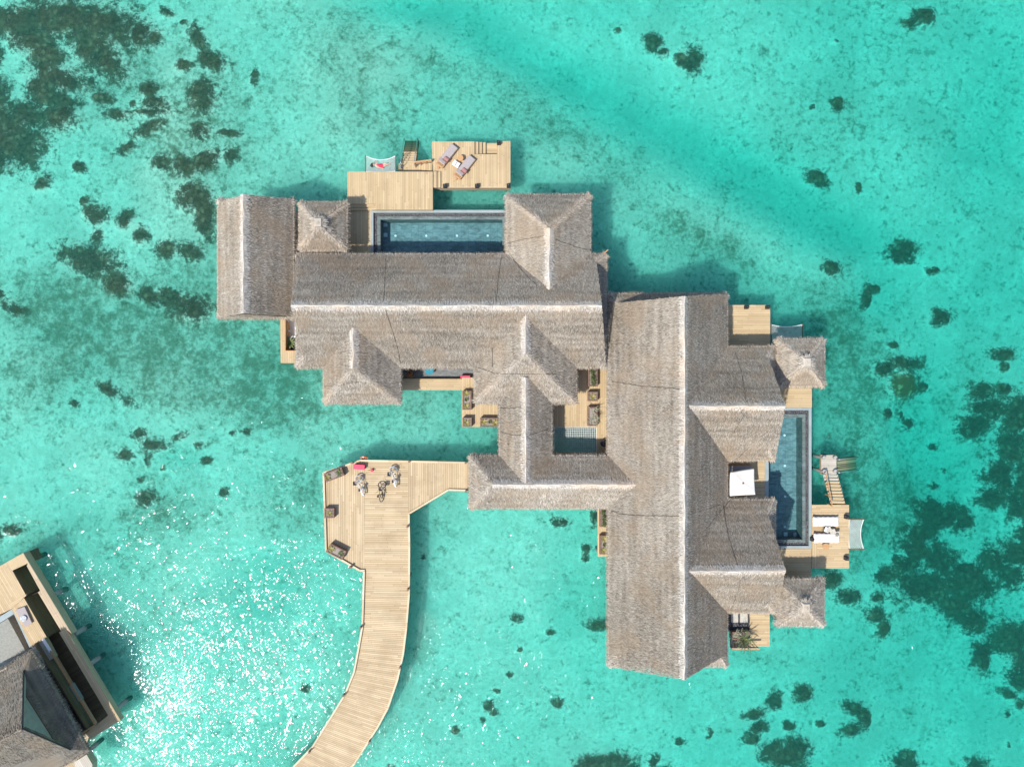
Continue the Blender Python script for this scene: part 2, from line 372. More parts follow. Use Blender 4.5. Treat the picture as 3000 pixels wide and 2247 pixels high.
        V = np.concatenate(Vs) - np.array(ox, dtype=np.float32); L = np.concatenate(Ls); C = np.concatenate(Cs); U = np.concatenate(Us); Mi = np.concatenate(Ms)
        me = bpy.data.meshes.new(name); me.vertices.add(len(V)); me.vertices.foreach_set('co', V.ravel())
        me.loops.add(len(L)); me.loops.foreach_set('vertex_index', L)
        me.polygons.add(len(C)); st = np.concatenate([[0], np.cumsum(C)[:-1]]).astype(np.int32); me.polygons.foreach_set('loop_start', st)
        me.polygons.foreach_set('material_index', Mi)
        uvl = me.uv_layers.new(name='UVMap'); uvl.data.foreach_set('uv', U.ravel())
        for mt in mats: me.materials.append(mt)
        me.update(calc_edges=True); me.validate()
        if weld or smooth:
            import bmesh
            bm = bmesh.new(); bm.from_mesh(me); bmesh.ops.remove_doubles(bm, verts=bm.verts, dist=1e-4); bm.to_mesh(me); bm.free()
        me.polygons.foreach_set('use_smooth', np.full(len(me.polygons), bool(smooth)))
        o = bpy.data.objects.new(name, me); COL.objects.link(o)
        if parent is not None: o.parent = parent
        return o

def thing(name, label, cat, loc=(0, 0, 0), group=None, rotz=0.):
    o = bpy.data.objects.new(name, None); COL.objects.link(o); o.location = loc; o.rotation_euler = (0, 0, rotz); o.empty_display_size = .3
    o['label'] = label; o['category'] = cat
    if group: o['group'] = group
    return o
def tag(o, label=None, cat=None, group=None, kind=None):
    if label: o['label'] = label
    if cat: o['category'] = cat
    if group: o['group'] = group
    if kind: o['kind'] = kind
    return o
def copy_tree(o, loc=None, rotz=None, label=None, parent=None):
    c = o.copy(); COL.objects.link(c); c.parent = parent
    if loc is not None: c.location = loc
    if rotz is not None: c.rotation_euler = (c.rotation_euler[0], c.rotation_euler[1], rotz)
    if label: c['label'] = label
    for ch in list(o.children): copy_tree(ch, parent=c)
    return c
def Rz(a): return Matrix.Rotation(a, 3, 'Z')
def Rx(a): return Matrix.Rotation(a, 3, 'X')
def Ry(a): return Matrix.Rotation(a, 3, 'Y')

# ------------------------------------------------------------------ seabed and water
REEF = [(150,80,130,50,0),(270,75,135,48,.1),(360,95,75,60,.4),(300,170,100,45,.7),(330,205,45,25,.3),(430,120,35,42,.3),(473,133,22,24,0),(348,222,14,14,0),
 (60,85,80,40,0),(120,130,70,40,0),(160,190,50,55,0),(200,255,85,38,.1),(150,280,50,40,0),(180,310,70,25,0),(12,180,22,45,0),(20,300,30,60,0),(40,380,80,60,0),(100,350,60,45,0),
 (190,355,62,42,0),(60,440,85,60,0),(20,480,50,45,0),(110,420,50,30,0),(505,55,26,13,.5),(555,85,12,8,0),(595,130,22,38,-.5),(640,195,40,24,.4),(557,210,22,16,0),(760,240,12,22,.2),
 (325,305,34,17,.2),(365,350,38,16,.1),(455,280,26,20,.2),(480,320,38,22,.2),(470,345,60,10,0),(410,320,11,10,0),(612,300,36,42,.3),(605,400,30,22,.1),(690,405,36,10,.1),(455,390,50,18,-.4),(620,485,50,26,-.4),
 (560,500,36,26,0),(495,490,30,20,0),(690,470,22,24,0),(255,500,22,17,.2),(148,548,26,20,-.3),(385,450,30,15,-.3),(590,590,50,38,0),(620,640,30,60,0),(300,640,36,28,.4),(385,655,26,26,0),(433,697,24,26,0),
 (308,703,18,24,.2),(268,600,14,12,0),(290,770,80,42,.2),(365,835,42,34,.6),(512,735,32,24,0),(575,745,36,22,.3),(500,880,48,28,0),(575,910,62,36,.2),(450,870,25,20,0),(15,870,24,22,0),(60,905,35,16,.4),
 (340,1140,55,20,.5),(395,1180,30,16,.3),(430,1270,36,24,.1),(390,1330,30,20,0),(470,1300,45,22,.2),(545,1275,45,16,-.2),(600,1300,22,14,0),(620,1345,22,14,0),(695,1265,17,12,0),(735,1262,14,12,0),(450,1340,14,30,0),
 (450,1450,38,32,0),(670,1440,20,16,0),(495,1370,10,10,0),(430,1400,12,10,0),(20,1560,18,14,0),(60,1545,30,18,0),(240,1180,20,14,0),
 (1905,138,27,26,0),(1936,170,18,16,0),(1808,103,10,8,.3),(1990,190,20,22,0),(2022,195,32,36,0),(2440,130,6,6,0),(2690,60,40,22,0),(2650,80,20,14,0),(2445,315,17,20,0),(2372,322,8,8,0),
 (2385,525,35,20,.5),(2505,556,9,14,0),(2640,738,40,30,0),(2635,765,38,16,0),(2725,795,22,12,0),(2535,870,16,34,.2),(2560,848,14,12,0),(2425,790,26,22,.4),(2748,935,32,26,0),(2730,920,12,20,0),
 (2608,1014,14,8,0),(2640,1065,55,20,0),(2575,1085,28,22,0),(2925,1040,38,20,0),(2928,1075,18,14,0),(2700,1135,18,12,0),(2930,1138,22,16,0),(2868,1150,38,26,0),(2890,1200,55,42,0),(2850,1245,46,36,0),(2965,1220,42,60,0),
 (2960,1310,44,60,0),(2925,1390,52,50,0),(2985,1400,30,60,0),(2900,1455,52,30,0),(2975,1470,40,50,0),(2660,1242,20,16,.4),(2735,1310,14,10,0),(2768,1380,8,10,0),(2742,1425,13,9,0),(2640,1218,8,12,0),(2595,1210,12,14,0),
 (2725,1485,46,24,0),(2755,1520,70,40,0),(2700,1560,50,30,0),(2820,1525,30,38,0),(2680,1610,60,34,.4),(2650,1650,50,24,0),(2600,1680,42,24,-.3),(2700,1715,90,48,0),(2830,1700,92,62,.3),(2760,1640,50,50,0),
 (2800,1780,60,38,.2),(2845,1815,42,40,0),(2965,1620,52,44,0),(2955,1680,50,40,.3),(2990,1560,20,40,0),(2555,1795,26,22,0),(2578,1835,18,30,.2),(2480,1740,34,24,0),(2425,1690,26,26,.3),(2560,1745,22,12,0),
 (2950,1865,50,48,0),(2985,1930,40,50,0),(2870,1915,26,52,.1),(2978,1985,30,34,0),(2948,2028,22,12,.3),(2975,2052,14,16,0),(2942,2085,10,10,0),(2900,1640,40,40,0),
 (2345,2020,30,26,.4),(2262,2045,22,28,.2),(2200,2080,42,18,-.2),(2218,2118,30,20,0),(2195,2152,22,16,0),(2305,2115,20,14,0),(2395,2110,14,9,0),(2490,2065,34,20,.2),(2522,2095,20,34,0),(2490,2128,34,18,-.4),
 (2285,2205,72,34,.2),(2330,2180,42,34,0),(2255,2180,36,24,0),(2640,2225,48,22,0),(2650,2200,20,14,0),(2845,2232,34,22,0),(2075,2130,10,10,0),(2070,2150,8,6,0),(2940,2170,8,6,0),
 (1640,1522,24,14,0),(1715,1597,14,13,0),(1738,1512,14,30,0),(1750,1820,30,16,0),(1712,1625,10,14,0),(1515,1800,18,13,0),(1610,1842,12,9,0),(1522,1890,9,7,0),(1495,1962,10,8,0),(1433,2053,15,12,.5),(1447,2072,12,9,0),
 (1418,2095,8,9,0),(1340,2120,13,13,0),(1632,2046,17,14,0),(1456,2008,13,7,.3),(1245,1624,8,7,0),(1725,2222,46,26,0),(1795,2215,58,26,0),(1835,2240,42,18,0),(1985,2160,14,9,0),(1910,2215,14,20,.4),(1945,2240,30,10,0),
 (2215,1930,0,0,0),(1000,1590,0,0,0),(905,2000,14,12,0),(1150,2225,14,8,0),(650,1760,0,0,0),(960,1650,0,0,0)]
BROWN = [(2637,1128,42,40,0)]
ALGAE = [(430,230,560,260,0,.42),(560,1010,420,230,.1,.62),(180,900,220,110,0,.5),(850,1150,170,110,0,.62),(330,930,260,90,.2,.45),(450,1000,330,150,.2,.25),(120,1120,200,120,0,.42),(700,1200,260,60,.2,.25),(450,1380,120,120,0,.4),(880,1450,120,130,0,.55),
 (620,600,150,200,.3,.42),(560,420,260,160,0,.3),(500,1500,140,60,0,.5),(120,1570,120,60,0,.5),(1120,330,200,150,.3,.42),(1000,90,200,100,.4,.3),(1270,190,170,40,.45,.3),(1470,235,80,30,.4,.5),(1560,360,230,110,.5,.42),(1800,480,240,90,.6,.30),(1980,680,200,80,.4,.4),
 (1500,640,200,60,0,.2),(2100,720,170,60,.5,.3),(2250,850,220,60,.4,.3),(2430,900,140,130,.3,.38),(2480,1030,150,180,0,.55),(2500,1300,130,200,0,.5),(2560,1480,160,160,.3,.45),(2470,1560,180,120,0,.45),(2780,1550,220,200,.3,.35),
 (2850,1200,150,150,0,.3),(2400,330,220,120,.4,.22),(2600,1160,170,110,0,.35),(2700,1800,200,150,0,.25),(2450,2080,500,120,0,.12),(1150,1200,150,60,0,.4),(1280,1180,110,120,0,.25),(380,1600,180,100,0,.3),(2230,1920,70,30,0,.5),(560,840,110,90,0,.2),
 (700,850,70,90,0,.1),(1650,1560,90,160,0,.12),(1300,1620,60,160,0,.2)]
SPECK = [(2650,300,500,380,.3,.9),(2700,80,300,120,0,1.0),(2300,450,300,200,.4,.4),(2900,700,200,250,0,.7),(2800,950,300,150,0,.4),(1500,2050,500,220,0,.3),(2500,1900,500,200,0,.45),(500,380,450,300,0,.6),(850,500,180,150,0,.2),(1400,500,300,160,0,.2),(500,1230,300,130,0,.5),(150,1050,200,200,0,.4)]
DEEP = [(1180,30,150,70,0,.8),(1450,130,230,75,.5,.9),(1720,270,260,85,.55,.9),(2030,430,260,90,.5,1.),(2280,570,230,85,.45,1.),(2480,700,200,80,.3,.9),(2560,880,90,80,0,.7),(2680,1230,80,150,.2,1.),(2730,1400,110,130,0,1.),(2620,1650,120,90,0,.4),
 (780,1700,110,110,0,.8),(700,1800,160,120,0,.3),(2650,1950,420,170,0,.35),(2900,500,200,400,0,.45),(2880,1350,180,320,0,.6),(2850,1750,220,250,0,.6),(1500,40,300,40,0,.4),(2450,2150,600,150,0,.25),(530,1340,60,25,0,.5),(1700,1700,90,250,0,.25)]
SHALLOW = [(2150,700,230,60,.35,.8),(1600,470,260,90,.5,.6),(1080,230,160,110,.3,.6),(620,480,500,380,0,.35),(300,900,400,300,0,.2),(2420,800,120,90,.4,.4)]

def vnoise(X, Y, s, seed):
    r = np.random.default_rng(seed); G = r.random((128, 128)); x = X / s; y = Y / s; xi = np.floor(x).astype(int); yi = np.floor(y).astype(int)
    fx = x - xi; fy = y - yi; fx = fx * fx * (3 - 2 * fx); fy = fy * fy * (3 - 2 * fy)
    g = lambda a, b: G[a % 128, b % 128]
    return (g(xi, yi) * (1 - fx) + g(xi + 1, yi) * fx) * (1 - fy) + (g(xi, yi + 1) * (1 - fx) + g(xi + 1, yi + 1) * fx) * fy - .5

def make_seabed():
    ax = np.concatenate([[-590, -400, -250, -150, -100, -75, -60], np.arange(-52, 52.01, .26), [60, 75, 100, 150, 250, 400, 590]])
    ay = np.concatenate([[-590, -400, -250, -150, -100, -70, -50], np.arange(-40, 40.01, .26), [50, 70, 100, 150, 250, 400, 590]])
    X, Y = np.meshgrid(ax, ay); zb = -1.8; s = (ZC - zb) / FP
    PX = X / s + 1500; PY = -Y / s + 1123.5
    def field(bl, soft=True, mode='max'):
        F = np.full(X.shape, -1.0) if mode == 'max' else np.zeros(X.shape)
        for b in bl:
            cx, cy, rx, ry, a = b[:5]; st = b[5] if len(b) > 5 else 1.
            if rx <= 0: continue
            dx, dy = PX - cx, PY - cy; u = (dx * math.cos(a) + dy * math.sin(a)) / rx; v = (-dx * math.sin(a) + dy * math.cos(a)) / ry; r2 = u * u + v * v
            soft_ = .34 if (cx < 760 and 1100 < cy < 1500) else 0.
            if mode == 'max': F = np.maximum(F, np.clip((1 - np.sqrt(r2)) * 1.15 + .12 - soft_, -1, .8))
            elif mode == 'sum': F += st * np.exp(-r2 * 1.1)
        return F
    reef = field(REEF + BROWN); brown = np.clip(field(BROWN) * 6, 0, 1); algae = np.clip(field(ALGAE, mode='sum'), 0, .82)
    speck = np.clip(field(SPECK, mode='sum'), 0, 1.); deep = np.clip(field(DEEP, mode='sum'), 0, 1.2); sh = np.clip(field(SHALLOW, mode='sum'), 0, 1.)
    algae = algae * (1 - .85 * np.clip(deep * (PX < 2620), 0, 1)); speck = speck * (1 - .5 * np.clip(deep, 0, 1))
    far = np.clip((np.maximum(np.abs(X) - 46, np.abs(Y) - 36)) / 20, 0, 1)
    reef = np.where(far > 0, -1 + 0 * reef, reef) + far * vnoise(X, Y, 9, 5) * 1.6 + far * .4
    right = np.clip((PX - 900) / 1700, 0, 1)
    depth = .80 + .48 * right + 0.62 * deep - .25 * sh + vnoise(X, Y, 7, 1) * .25 + vnoise(X, Y, 2.2, 2) * .12
    Z = -depth + np.clip(reef + .35, 0, 1) * (.32 + .5 * vnoise(X, Y, .9, 3)) + vnoise(X, Y, .55, 4) * .05
    Z += np.clip(brown, 0, 1) * .25 + (algae * vnoise(X, Y, 1.1, 6) * .12)
    ny, nx = X.shape; V = np.stack([X, Y, np.minimum(Z, -.35)], -1).reshape(-1, 3).astype(np.float32)
    i = np.arange(ny - 1)[:, None] * nx + np.arange(nx - 1)[None, :]
    Fq = np.stack([i, i + 1, i + nx + 1, i + nx], -1).reshape(-1, 4).astype(np.int32)
    me = bpy.data.meshes.new('seabed'); me.vertices.add(len(V)); me.vertices.foreach_set('co', V.ravel())
    me.loops.add(Fq.size); me.loops.foreach_set('vertex_index', Fq.ravel()); me.polygons.add(len(Fq)); me.polygons.foreach_set('loop_start', np.arange(0, Fq.size, 4, dtype=np.int32))
    me.update(calc_edges=True)
    me.polygons.foreach_set('use_smooth', np.ones(len(Fq), dtype=bool))
    for nm, A in (('reef', reef), ('algae', algae), ('speck', speck), ('brown', brown)):
        a = me.attributes.new(nm, 'FLOAT', 'POINT'); a.data.foreach_set('value', A.ravel().astype(np.float32))
    me.materials.append(M['seabed']); o = bpy.data.objects.new('seabed', me); COL.objects.link(o); tag(o, kind='structure')
make_seabed()
mb = MB(); S = 600
mb.box((0, 0, -4.0), (2 * S, 2 * S, 8.0)); tag(mb.build('water', M['water'], weld=True), kind='structure')

# ------------------------------------------------------------------ thatched roofs
ROOFS = []     # planes for laying the lightning cables on the thatch
def tufts(mb, P0, D, N, L, Wd, mi, spread=.28, lift=(.02, .07), uvp=None):
    n = len(P0); a = rng.normal(0, spread, n)[:, None]; Sd = np.cross(N, D)
    d = D * np.cos(a) + Sd * np.sin(a); sd_ = -D * np.sin(a) + Sd * np.cos(a)
    le = rng.uniform(L[0], L[1], n)[:, None]; w = rng.uniform(Wd[0], Wd[1], n)[:, None] / 2; tw = rng.normal(0, .35, n)[:, None]
    sd_ = sd_ * np.cos(tw) + N * np.sin(tw)
    h0 = .012; h1 = rng.uniform(lift[0], lift[1], n)[:, None]
    A = P0 + N * (h0 + .01); T = P0 + d * le + N * (h0 + h1)
    q = np.stack([A - sd_ * w, A + sd_ * w, T + sd_ * w * .35, T - sd_ * w * .35], 1)
    if uvp is None: uvp = P0[:, :2]
    uv = np.repeat(uvp[:, None, :], 4, 1); mb.quads(q, uv, mi)
def slope(mb, pts, eaves, mi=0, dens=120, thick=.3, hips=(), mfr=2):
    P = [Vector(p) for p in pts]; n = newell(P)
    if n.z < 0: P.reverse(); n = -n; k = len(P); eaves = [(k - 2 - e) % k for e in eaves]; hips = [(k - 2 - e) % k for e in hips]
    if n.z > .9999: D = Vector((1, 0, 0))
    else: D = (Vector((0, 0, -1)) + n * n.z).normalized()
    E = n.cross(D); ROOFS.append((P, n))
    uvf = lambda p: (p.dot(E), p.dot(D))
    mb.face(P, [uvf(p) for p in P], mi)
    low = [p - Vector((0, 0, thick)) for p in P]; mb.face(list(reversed(low)), None, mfr)
    for i in range(len(P)):
        a, b = P[i], P[(i + 1) % len(P)]; mb.face([low[i], low[(i + 1) % len(P)], b, a], None, mfr)
    nN, nD = np.array(n), np.array(D)
    for i in range(1, len(P) - 1):
        a, b, c = np.array(P[0]), np.array(P[i]), np.array(P[i + 1]); ar = np.linalg.norm(np.cross(b - a, c - a)) / 2
        k = int(ar * dens)
        if k < 1: continue
        u, v = rng.random(k), rng.random(k); f = u + v > 1; u[f] = 1 - u[f]; v[f] = 1 - v[f]
        p = a + u[:, None] * (b - a) + v[:, None] * (c - a)
        uvp = np.stack([p @ np.array(E), p @ nD], 1)
        tufts(mb, p, np.tile(nD, (k, 1)), np.tile(nN, (k, 1)), (.10, .25), (.018, .038), mi, .30, (.012, .05), uvp)
    for e in eaves:
        a, b = P[e], P[(e + 1) % len(P)]; L = (b - a).length; out = (b - a).cross(Vector((0, 0, 1))).normalized()
        if out.dot(D) < 0: out = -out
        k = int(L * 62); t = rng.random(k)[:, None]; p = np.array(a) + t * np.array(b - a); p[:, 2] -= rng.uniform(.02, .26, k)
        o = np.array(out); d = np.tile(o, (k, 1)); d[:, 2] -= rng.uniform(.25, 1.1, k); d /= np.linalg.norm(d, axis=1)[:, None]
        N = np.cross(d, np.tile(np.array((b - a).normalized()), (k, 1))); N[N[:, 2] < 0] *= -1
        tufts(mb, p - o * .05, d, N, (.15, .34), (.02, .05), mfr, .30, (.0, .03))
        # sewn light edge where the cover meets the cut face
        k = int(L * 26); t = rng.random(k)[:, None]; p = np.array(a) + t * np.array(b - a) - nD * .07
        tufts(mb, p, np.tile(nD, (k, 1)), np.tile(nN, (k, 1)), (.08, .16), (.03, .06), 1, .25, (.03, .06))
    for e in hips:
        a, b = P[e], P[(e + 1) % len(P)]; L = (b - a).length; k = int(L * 60); t = rng.random(k)[:, None]
        inn = n.cross((b - a).normalized()); ce = sum(P, Vector()) / len(P)
        if inn.dot(ce - a) < 0: inn = -inn
        p = np.array(a) + t * np.array(b - a) + np.array(inn) * np.abs(rng.normal(0, .13, k))[:, None]
        tufts(mb, p, np.tile(nD, (k, 1)), np.tile(nN, (k, 1)), (.15, .34), (.03, .065), 1, .30, (.035, .09))
def ridge(a, b, sa, sb, parent, wid=.40, mat=None):
    """thatched ridge roll from a to b; sa, sb: down-slope unit vectors of the two sides"""
    a, b, sa, sb = Vector(a), Vector(b), Vector(sa).normalized(), Vector(sb).normalized(); mb = MB(); d = (b - a); L = d.length; dn = d.normalized(); up = Vector((0, 0, 1))
    n = max(2, int(L / .5)); rows = []
    for i in range(n + 1):
        p = a + d * i / n; p = p + dn.cross(up) * random.uniform(-.035, .035) + up * random.uniform(-.03, .02); w = wid * random.uniform(.85, 1.15); r = []
        for k, (s_, f, h) in enumerate(((sa, 1, .03), (sa, .55, .09), (sa, .2, .13), (sa, 0, .14), (sb, .2, .13), (sb, .55, .09), (sb, 1, .03))):
            r.append(p + s_ * w * f + up * h)
        rows.append(r)
    for i in range(n):
        for k in range(6):
            mb.face([rows[i][k], rows[i + 1][k], rows[i + 1][k + 1], rows[i][k + 1]], [(i * .5, k * .2), (i * .5 + .5, k * .2), (i * .5 + .5, k * .2 + .2), (i * .5, k * .2 + .2)], 0)
    mb.face(rows[0], None, 0); mb.face(list(reversed(rows[-1])), None, 0)
    for s_ in (sa, sb):
        N = s_.cross(dn); N = N if N.z > 0 else -N
        k = int(L * 38); t = rng.random(k)[:, None]; p = np.array(a) + t * np.array(d) + np.array(s_) * (wid * .85 + np.abs(rng.normal(0, .2, k))[:, None])
        tufts(mb, p, np.tile(np.array(s_), (k, 1)), np.tile(np.array(N), (k, 1)), (.12, .28), (.02, .045), 1, .2, (.03, .06))
    for s_ in (sa, sb):
        N = s_.cross(dn); N = N if N.z > 0 else -N
        k = int(L * 75); t = rng.random(k)[:, None]; f = rng.uniform(.05, .95, k)[:, None]
        p = np.array(a) + t * np.array(d) + np.array(s_) * wid * f + np.array([0, 0, .05]) + np.array([0, 0, 1.]) * (1 - f) * .08
        tufts(mb, p, np.tile(np.array(s_), (k, 1)), np.tile(np.array(N), (k, 1)), (.10, .22), (.03, .06), 0, .14, (.0, .03))
    return mb.build('ridge_cap', [mat or M['ridge'], mat or M['thatch_light']], parent)
def wing(parent, ax, r1, r2, zr, ev, ze, ends, tb=(.14, .14), dens=300, tm='thatch', cap=True, capends=None):
    """ridge along photo axis ax from r1 to r2 (px), eave rectangle ev=(x0,y0,x1,y1) px; ends: dutch / hip / open"""
    mats = [M[tm], M['thatch_light'] if tm == 'thatch' else M[tm], M['thatch_edge'] if tm == 'thatch' else M[tm]]
    R = [W(r1[0], r1[1], zr), W(r2[0], r2[1], zr)]; a, b = W(ev[0], ev[1], ze), W(ev[2], ev[3], ze)
    if ax == 'x':
        al = lambda v: v.x; cr = lambda v: v.y; mk = lambda u, c, z: Vector((u, c, z)); EA = (a.x, b.x); EC = (a.y, b.y)
    else:
        al = lambda v: v.y; cr = lambda v: v.x; mk = lambda u, c, z: Vector((c, u, z)); EA = (a.y, b.y); EC = (a.x, b.x)
    rc = (cr(R[0]) + cr(R[1])) / 2; ru = [al(R[0]), al(R[1])]; Rp = [mk(ru[0], rc, zr), mk(ru[1], rc, zr)]
    mb = MB()
    def Bp(i, c, t): return mk(ru[i], c + (rc - c) * t, ze + (zr - ze) * t)
    for c in EC:
        pts = [mk(EA[0], c, ze)]; hips = []
        if ends[0] == 'dutch': pts.append(Bp(0, c, tb[0])); hips.append(0)
        elif ends[0] == 'hip': hips.append(0)
        pts.append(Rp[0]); pts.append(Rp[1])
        if ends[1] == 'dutch': pts.append(Bp(1, c, tb[1]))
        pts.append(mk(EA[1], c, ze)); ne = len(pts)
        if ends[1] in ('dutch', 'hip'): hips.append(ne - 2)
        slope(mb, pts, [ne - 1], 0, dens, hips=hips)
    for i in (0, 1):
        if ends[i] == 'hip':
            slope(mb, [mk(EA[i], EC[0], ze), mk(EA[i], EC[1], ze), Rp[i]], [0], 0, dens, hips=[1, 2])
        elif ends[i] == 'dutch':
            t = tb[i]; t2 = t + .22; x2 = EA[i] + (ru[i] - EA[i]) * t2 / t
            q = lambda c, tt, x: mk(x, c + (rc - c) * tt, ze + (zr - ze) * tt - .04)
            slope(mb, [mk(EA[i], EC[0], ze - .02), mk(EA[i], EC[1], ze - .02), q(EC[1], t2, x2), q(EC[0], t2, x2)], [0], 0, dens, hips=[1, 3])
            gm = MB(); w = [q(EC[0], t2, x2) - Vector((0, 0, .35)), q(EC[1], t2, x2) - Vector((0, 0, .35)), mk(x2, rc, zr - .4)]; gm.face(w, None); gm.build('gable', M['gable'], parent)
            # barge boards under the verge
            for c in EC: gm = MB(); gm.tube([Bp(i, c, t) - Vector((0, 0, .18)), Rp[i] - Vector((0, 0, .18))], .07, 4); gm.build('barge_board', M['gable'], parent)
    roof = mb.build('thatch_roof', mats, parent)
    if cap:
        c0, c1 = EC; s0 = mk(0, c0 - rc, ze - zr); s1 = mk(0, c1 - rc, ze - zr)
        if ax == 'x': s0 = Vector((0, c0 - rc, ze - zr)); s1 = Vector((0, c1 - rc, ze - zr))
        else: s0 = Vector((c0 - rc, 0, ze - zr)); s1 = Vector((c1 - rc, 0, ze - zr))
        ridge(Rp[0], Rp[1], s0, s1, parent)
    return roof
def body(parent, rects, z0=1.75, z1=4.35, inset=26):
    mb = MB()
    for r in rects: mb.rect((r[0] + inset, r[1] + inset, r[2] - inset, r[3] - inset), z1, z0, zp=4.0)
    mb.build('wall', M['wall'], parent)
def floor_piles(parent, rects, z1=1.72, z0=1.3, pile_px=()):
    mb = MB()
    for r in rects: mb.rect(r, z1, z0, zp=4.0)
    mb.build('floor_platform', M['fascia'], parent)
    for (x, y) in pile_px:
        p = W(x, y, 4.0); m2 = MB(); m2.cyl((p.x, p.y, -3.2), .17, 4.5, 10); m2.build('pile', M['concrete'], parent)

# west long villa with its three cross wings
vL = thing('thatched_villa', 'long thatched villa with three hipped cross wings beside the wide lap pool', 'villa', W(1320, 900, 1.6))
wing(vL, 'x', (853, 896), (1763, 896), 7.7, (868, 745, 1776, 1076), 4.0, ('dutch', 'dutch'), (.14, .15))
wing(vL, 'y', (1609.5, 669), (1609.5, 850), 6.55, (1484, 571, 1729, 760), 4.0, ('hip', 'open'))
wing(vL, 'y', (1036, 960), (1036, 1079), 6.45, (949, 1060, 1172, 1181), 4.0, ('open', 'hip'))
wing(vL, 'y', (1540, 920), (1540, 1036), 7.1, (1392, 1060, 1688, 1181), 4.0, ('open', 'hip'))
body(vL, [(868, 745, 1776, 1076), (1484, 571, 1729, 800), (949, 1040, 1172, 1181), (1392, 1040, 1688, 1181)])
floor_piles(vL, [(880, 765, 1765, 1062), (1500, 590, 1712, 766), (962, 1063, 1160, 1166), (1405, 1063, 1675, 1166)], pile_px=[(900, 1050), (1100, 1160), (980, 1160), (1000, 1000), (1300, 1000), (1500, 1000), (1690, 600), (1750, 800), (1510, 600)])
mb = MB(); mb.beam(W(1770, 742, 4.0), W(1781, 733, 3.95), .09, .1); mb.build('rafter_tip', M['teak_plain'], vL)
# bedroom pavilion west
vA = thing('gabled_pavilion', 'narrow gabled thatched pavilion at the west end of the long villa', 'pavilion', W(748, 758, 1.6))
wing(vA, 'y', (715, 570), (715, 918), 6.4, (639, 584, 860, 931), 4.0, ('dutch', 'dutch'), (.08, .10))
body(vA, [(639, 584, 860, 931)]); floor_piles(vA, [(652, 598, 848, 918)], pile_px=[(670, 620), (670, 900), (830, 620), (830, 900)])
# entrance pavilions
vH = thing('entrance_pavilion', 'L shaped thatched entrance pavilion between the jetty and the two villas', 'pavilion', W(1540, 1300, 1.6))
wing(vH, 'x', (1444, 1419), (1868, 1419), 5.75, (1377, 1335, 1800, 1488), 4.0, ('hip', 'open'))
wing(vH, 'y', (1540, 1105), (1540, 1415), 5.8, (1464, 1150, 1616, 1345), 4.0, ('open', 'open'))
body(vH, [(1377, 1335, 1800, 1488), (1464, 1150, 1616, 1360)], inset=18)
floor_piles(vH, [(1390, 1349, 1790, 1475), (1475, 1150, 1604, 1348)], pile_px=[(1400, 1470), (1500, 1470), (1600, 1470), (1700, 1470)])
# east villa
vR = thing('thatched_villa', 'tall thatched villa running north to south with two gabled wings over the narrow pool', 'villa', W(1990, 1400, 1.6))
wing(vR, 'y', (2005, 868), (2005, 1990), 8.8, (1783, 861, 2130, 1952), 4.0, ('dutch', 'dutch'), (.12, .14))
wing(vR, 'x', (2008, 1189), (2301, 1189), 8.3, (2060, 1016, 2271, 1348), 4.0, ('open', 'dutch'), (.2, .22))
wing(vR, 'x', (2008, 1671), (2301, 1671), 8.3, (2060, 1464, 2271, 1794), 4.0, ('open', 'dutch'), (.2, .22))
body(vR, [(1783, 861, 2130, 1952), (2060, 1016, 2271, 1348), (2060, 1464, 2271, 1794)])
floor_piles(vR, [(1796, 876, 2116, 1937), (2100, 1030, 2238, 1334), (2100, 1478, 2238, 1780)], pile_px=[(1806, 1000 + 110 * i) for i in range(9)] + [(1810, 1920), (1950, 1925), (2100, 1920)])
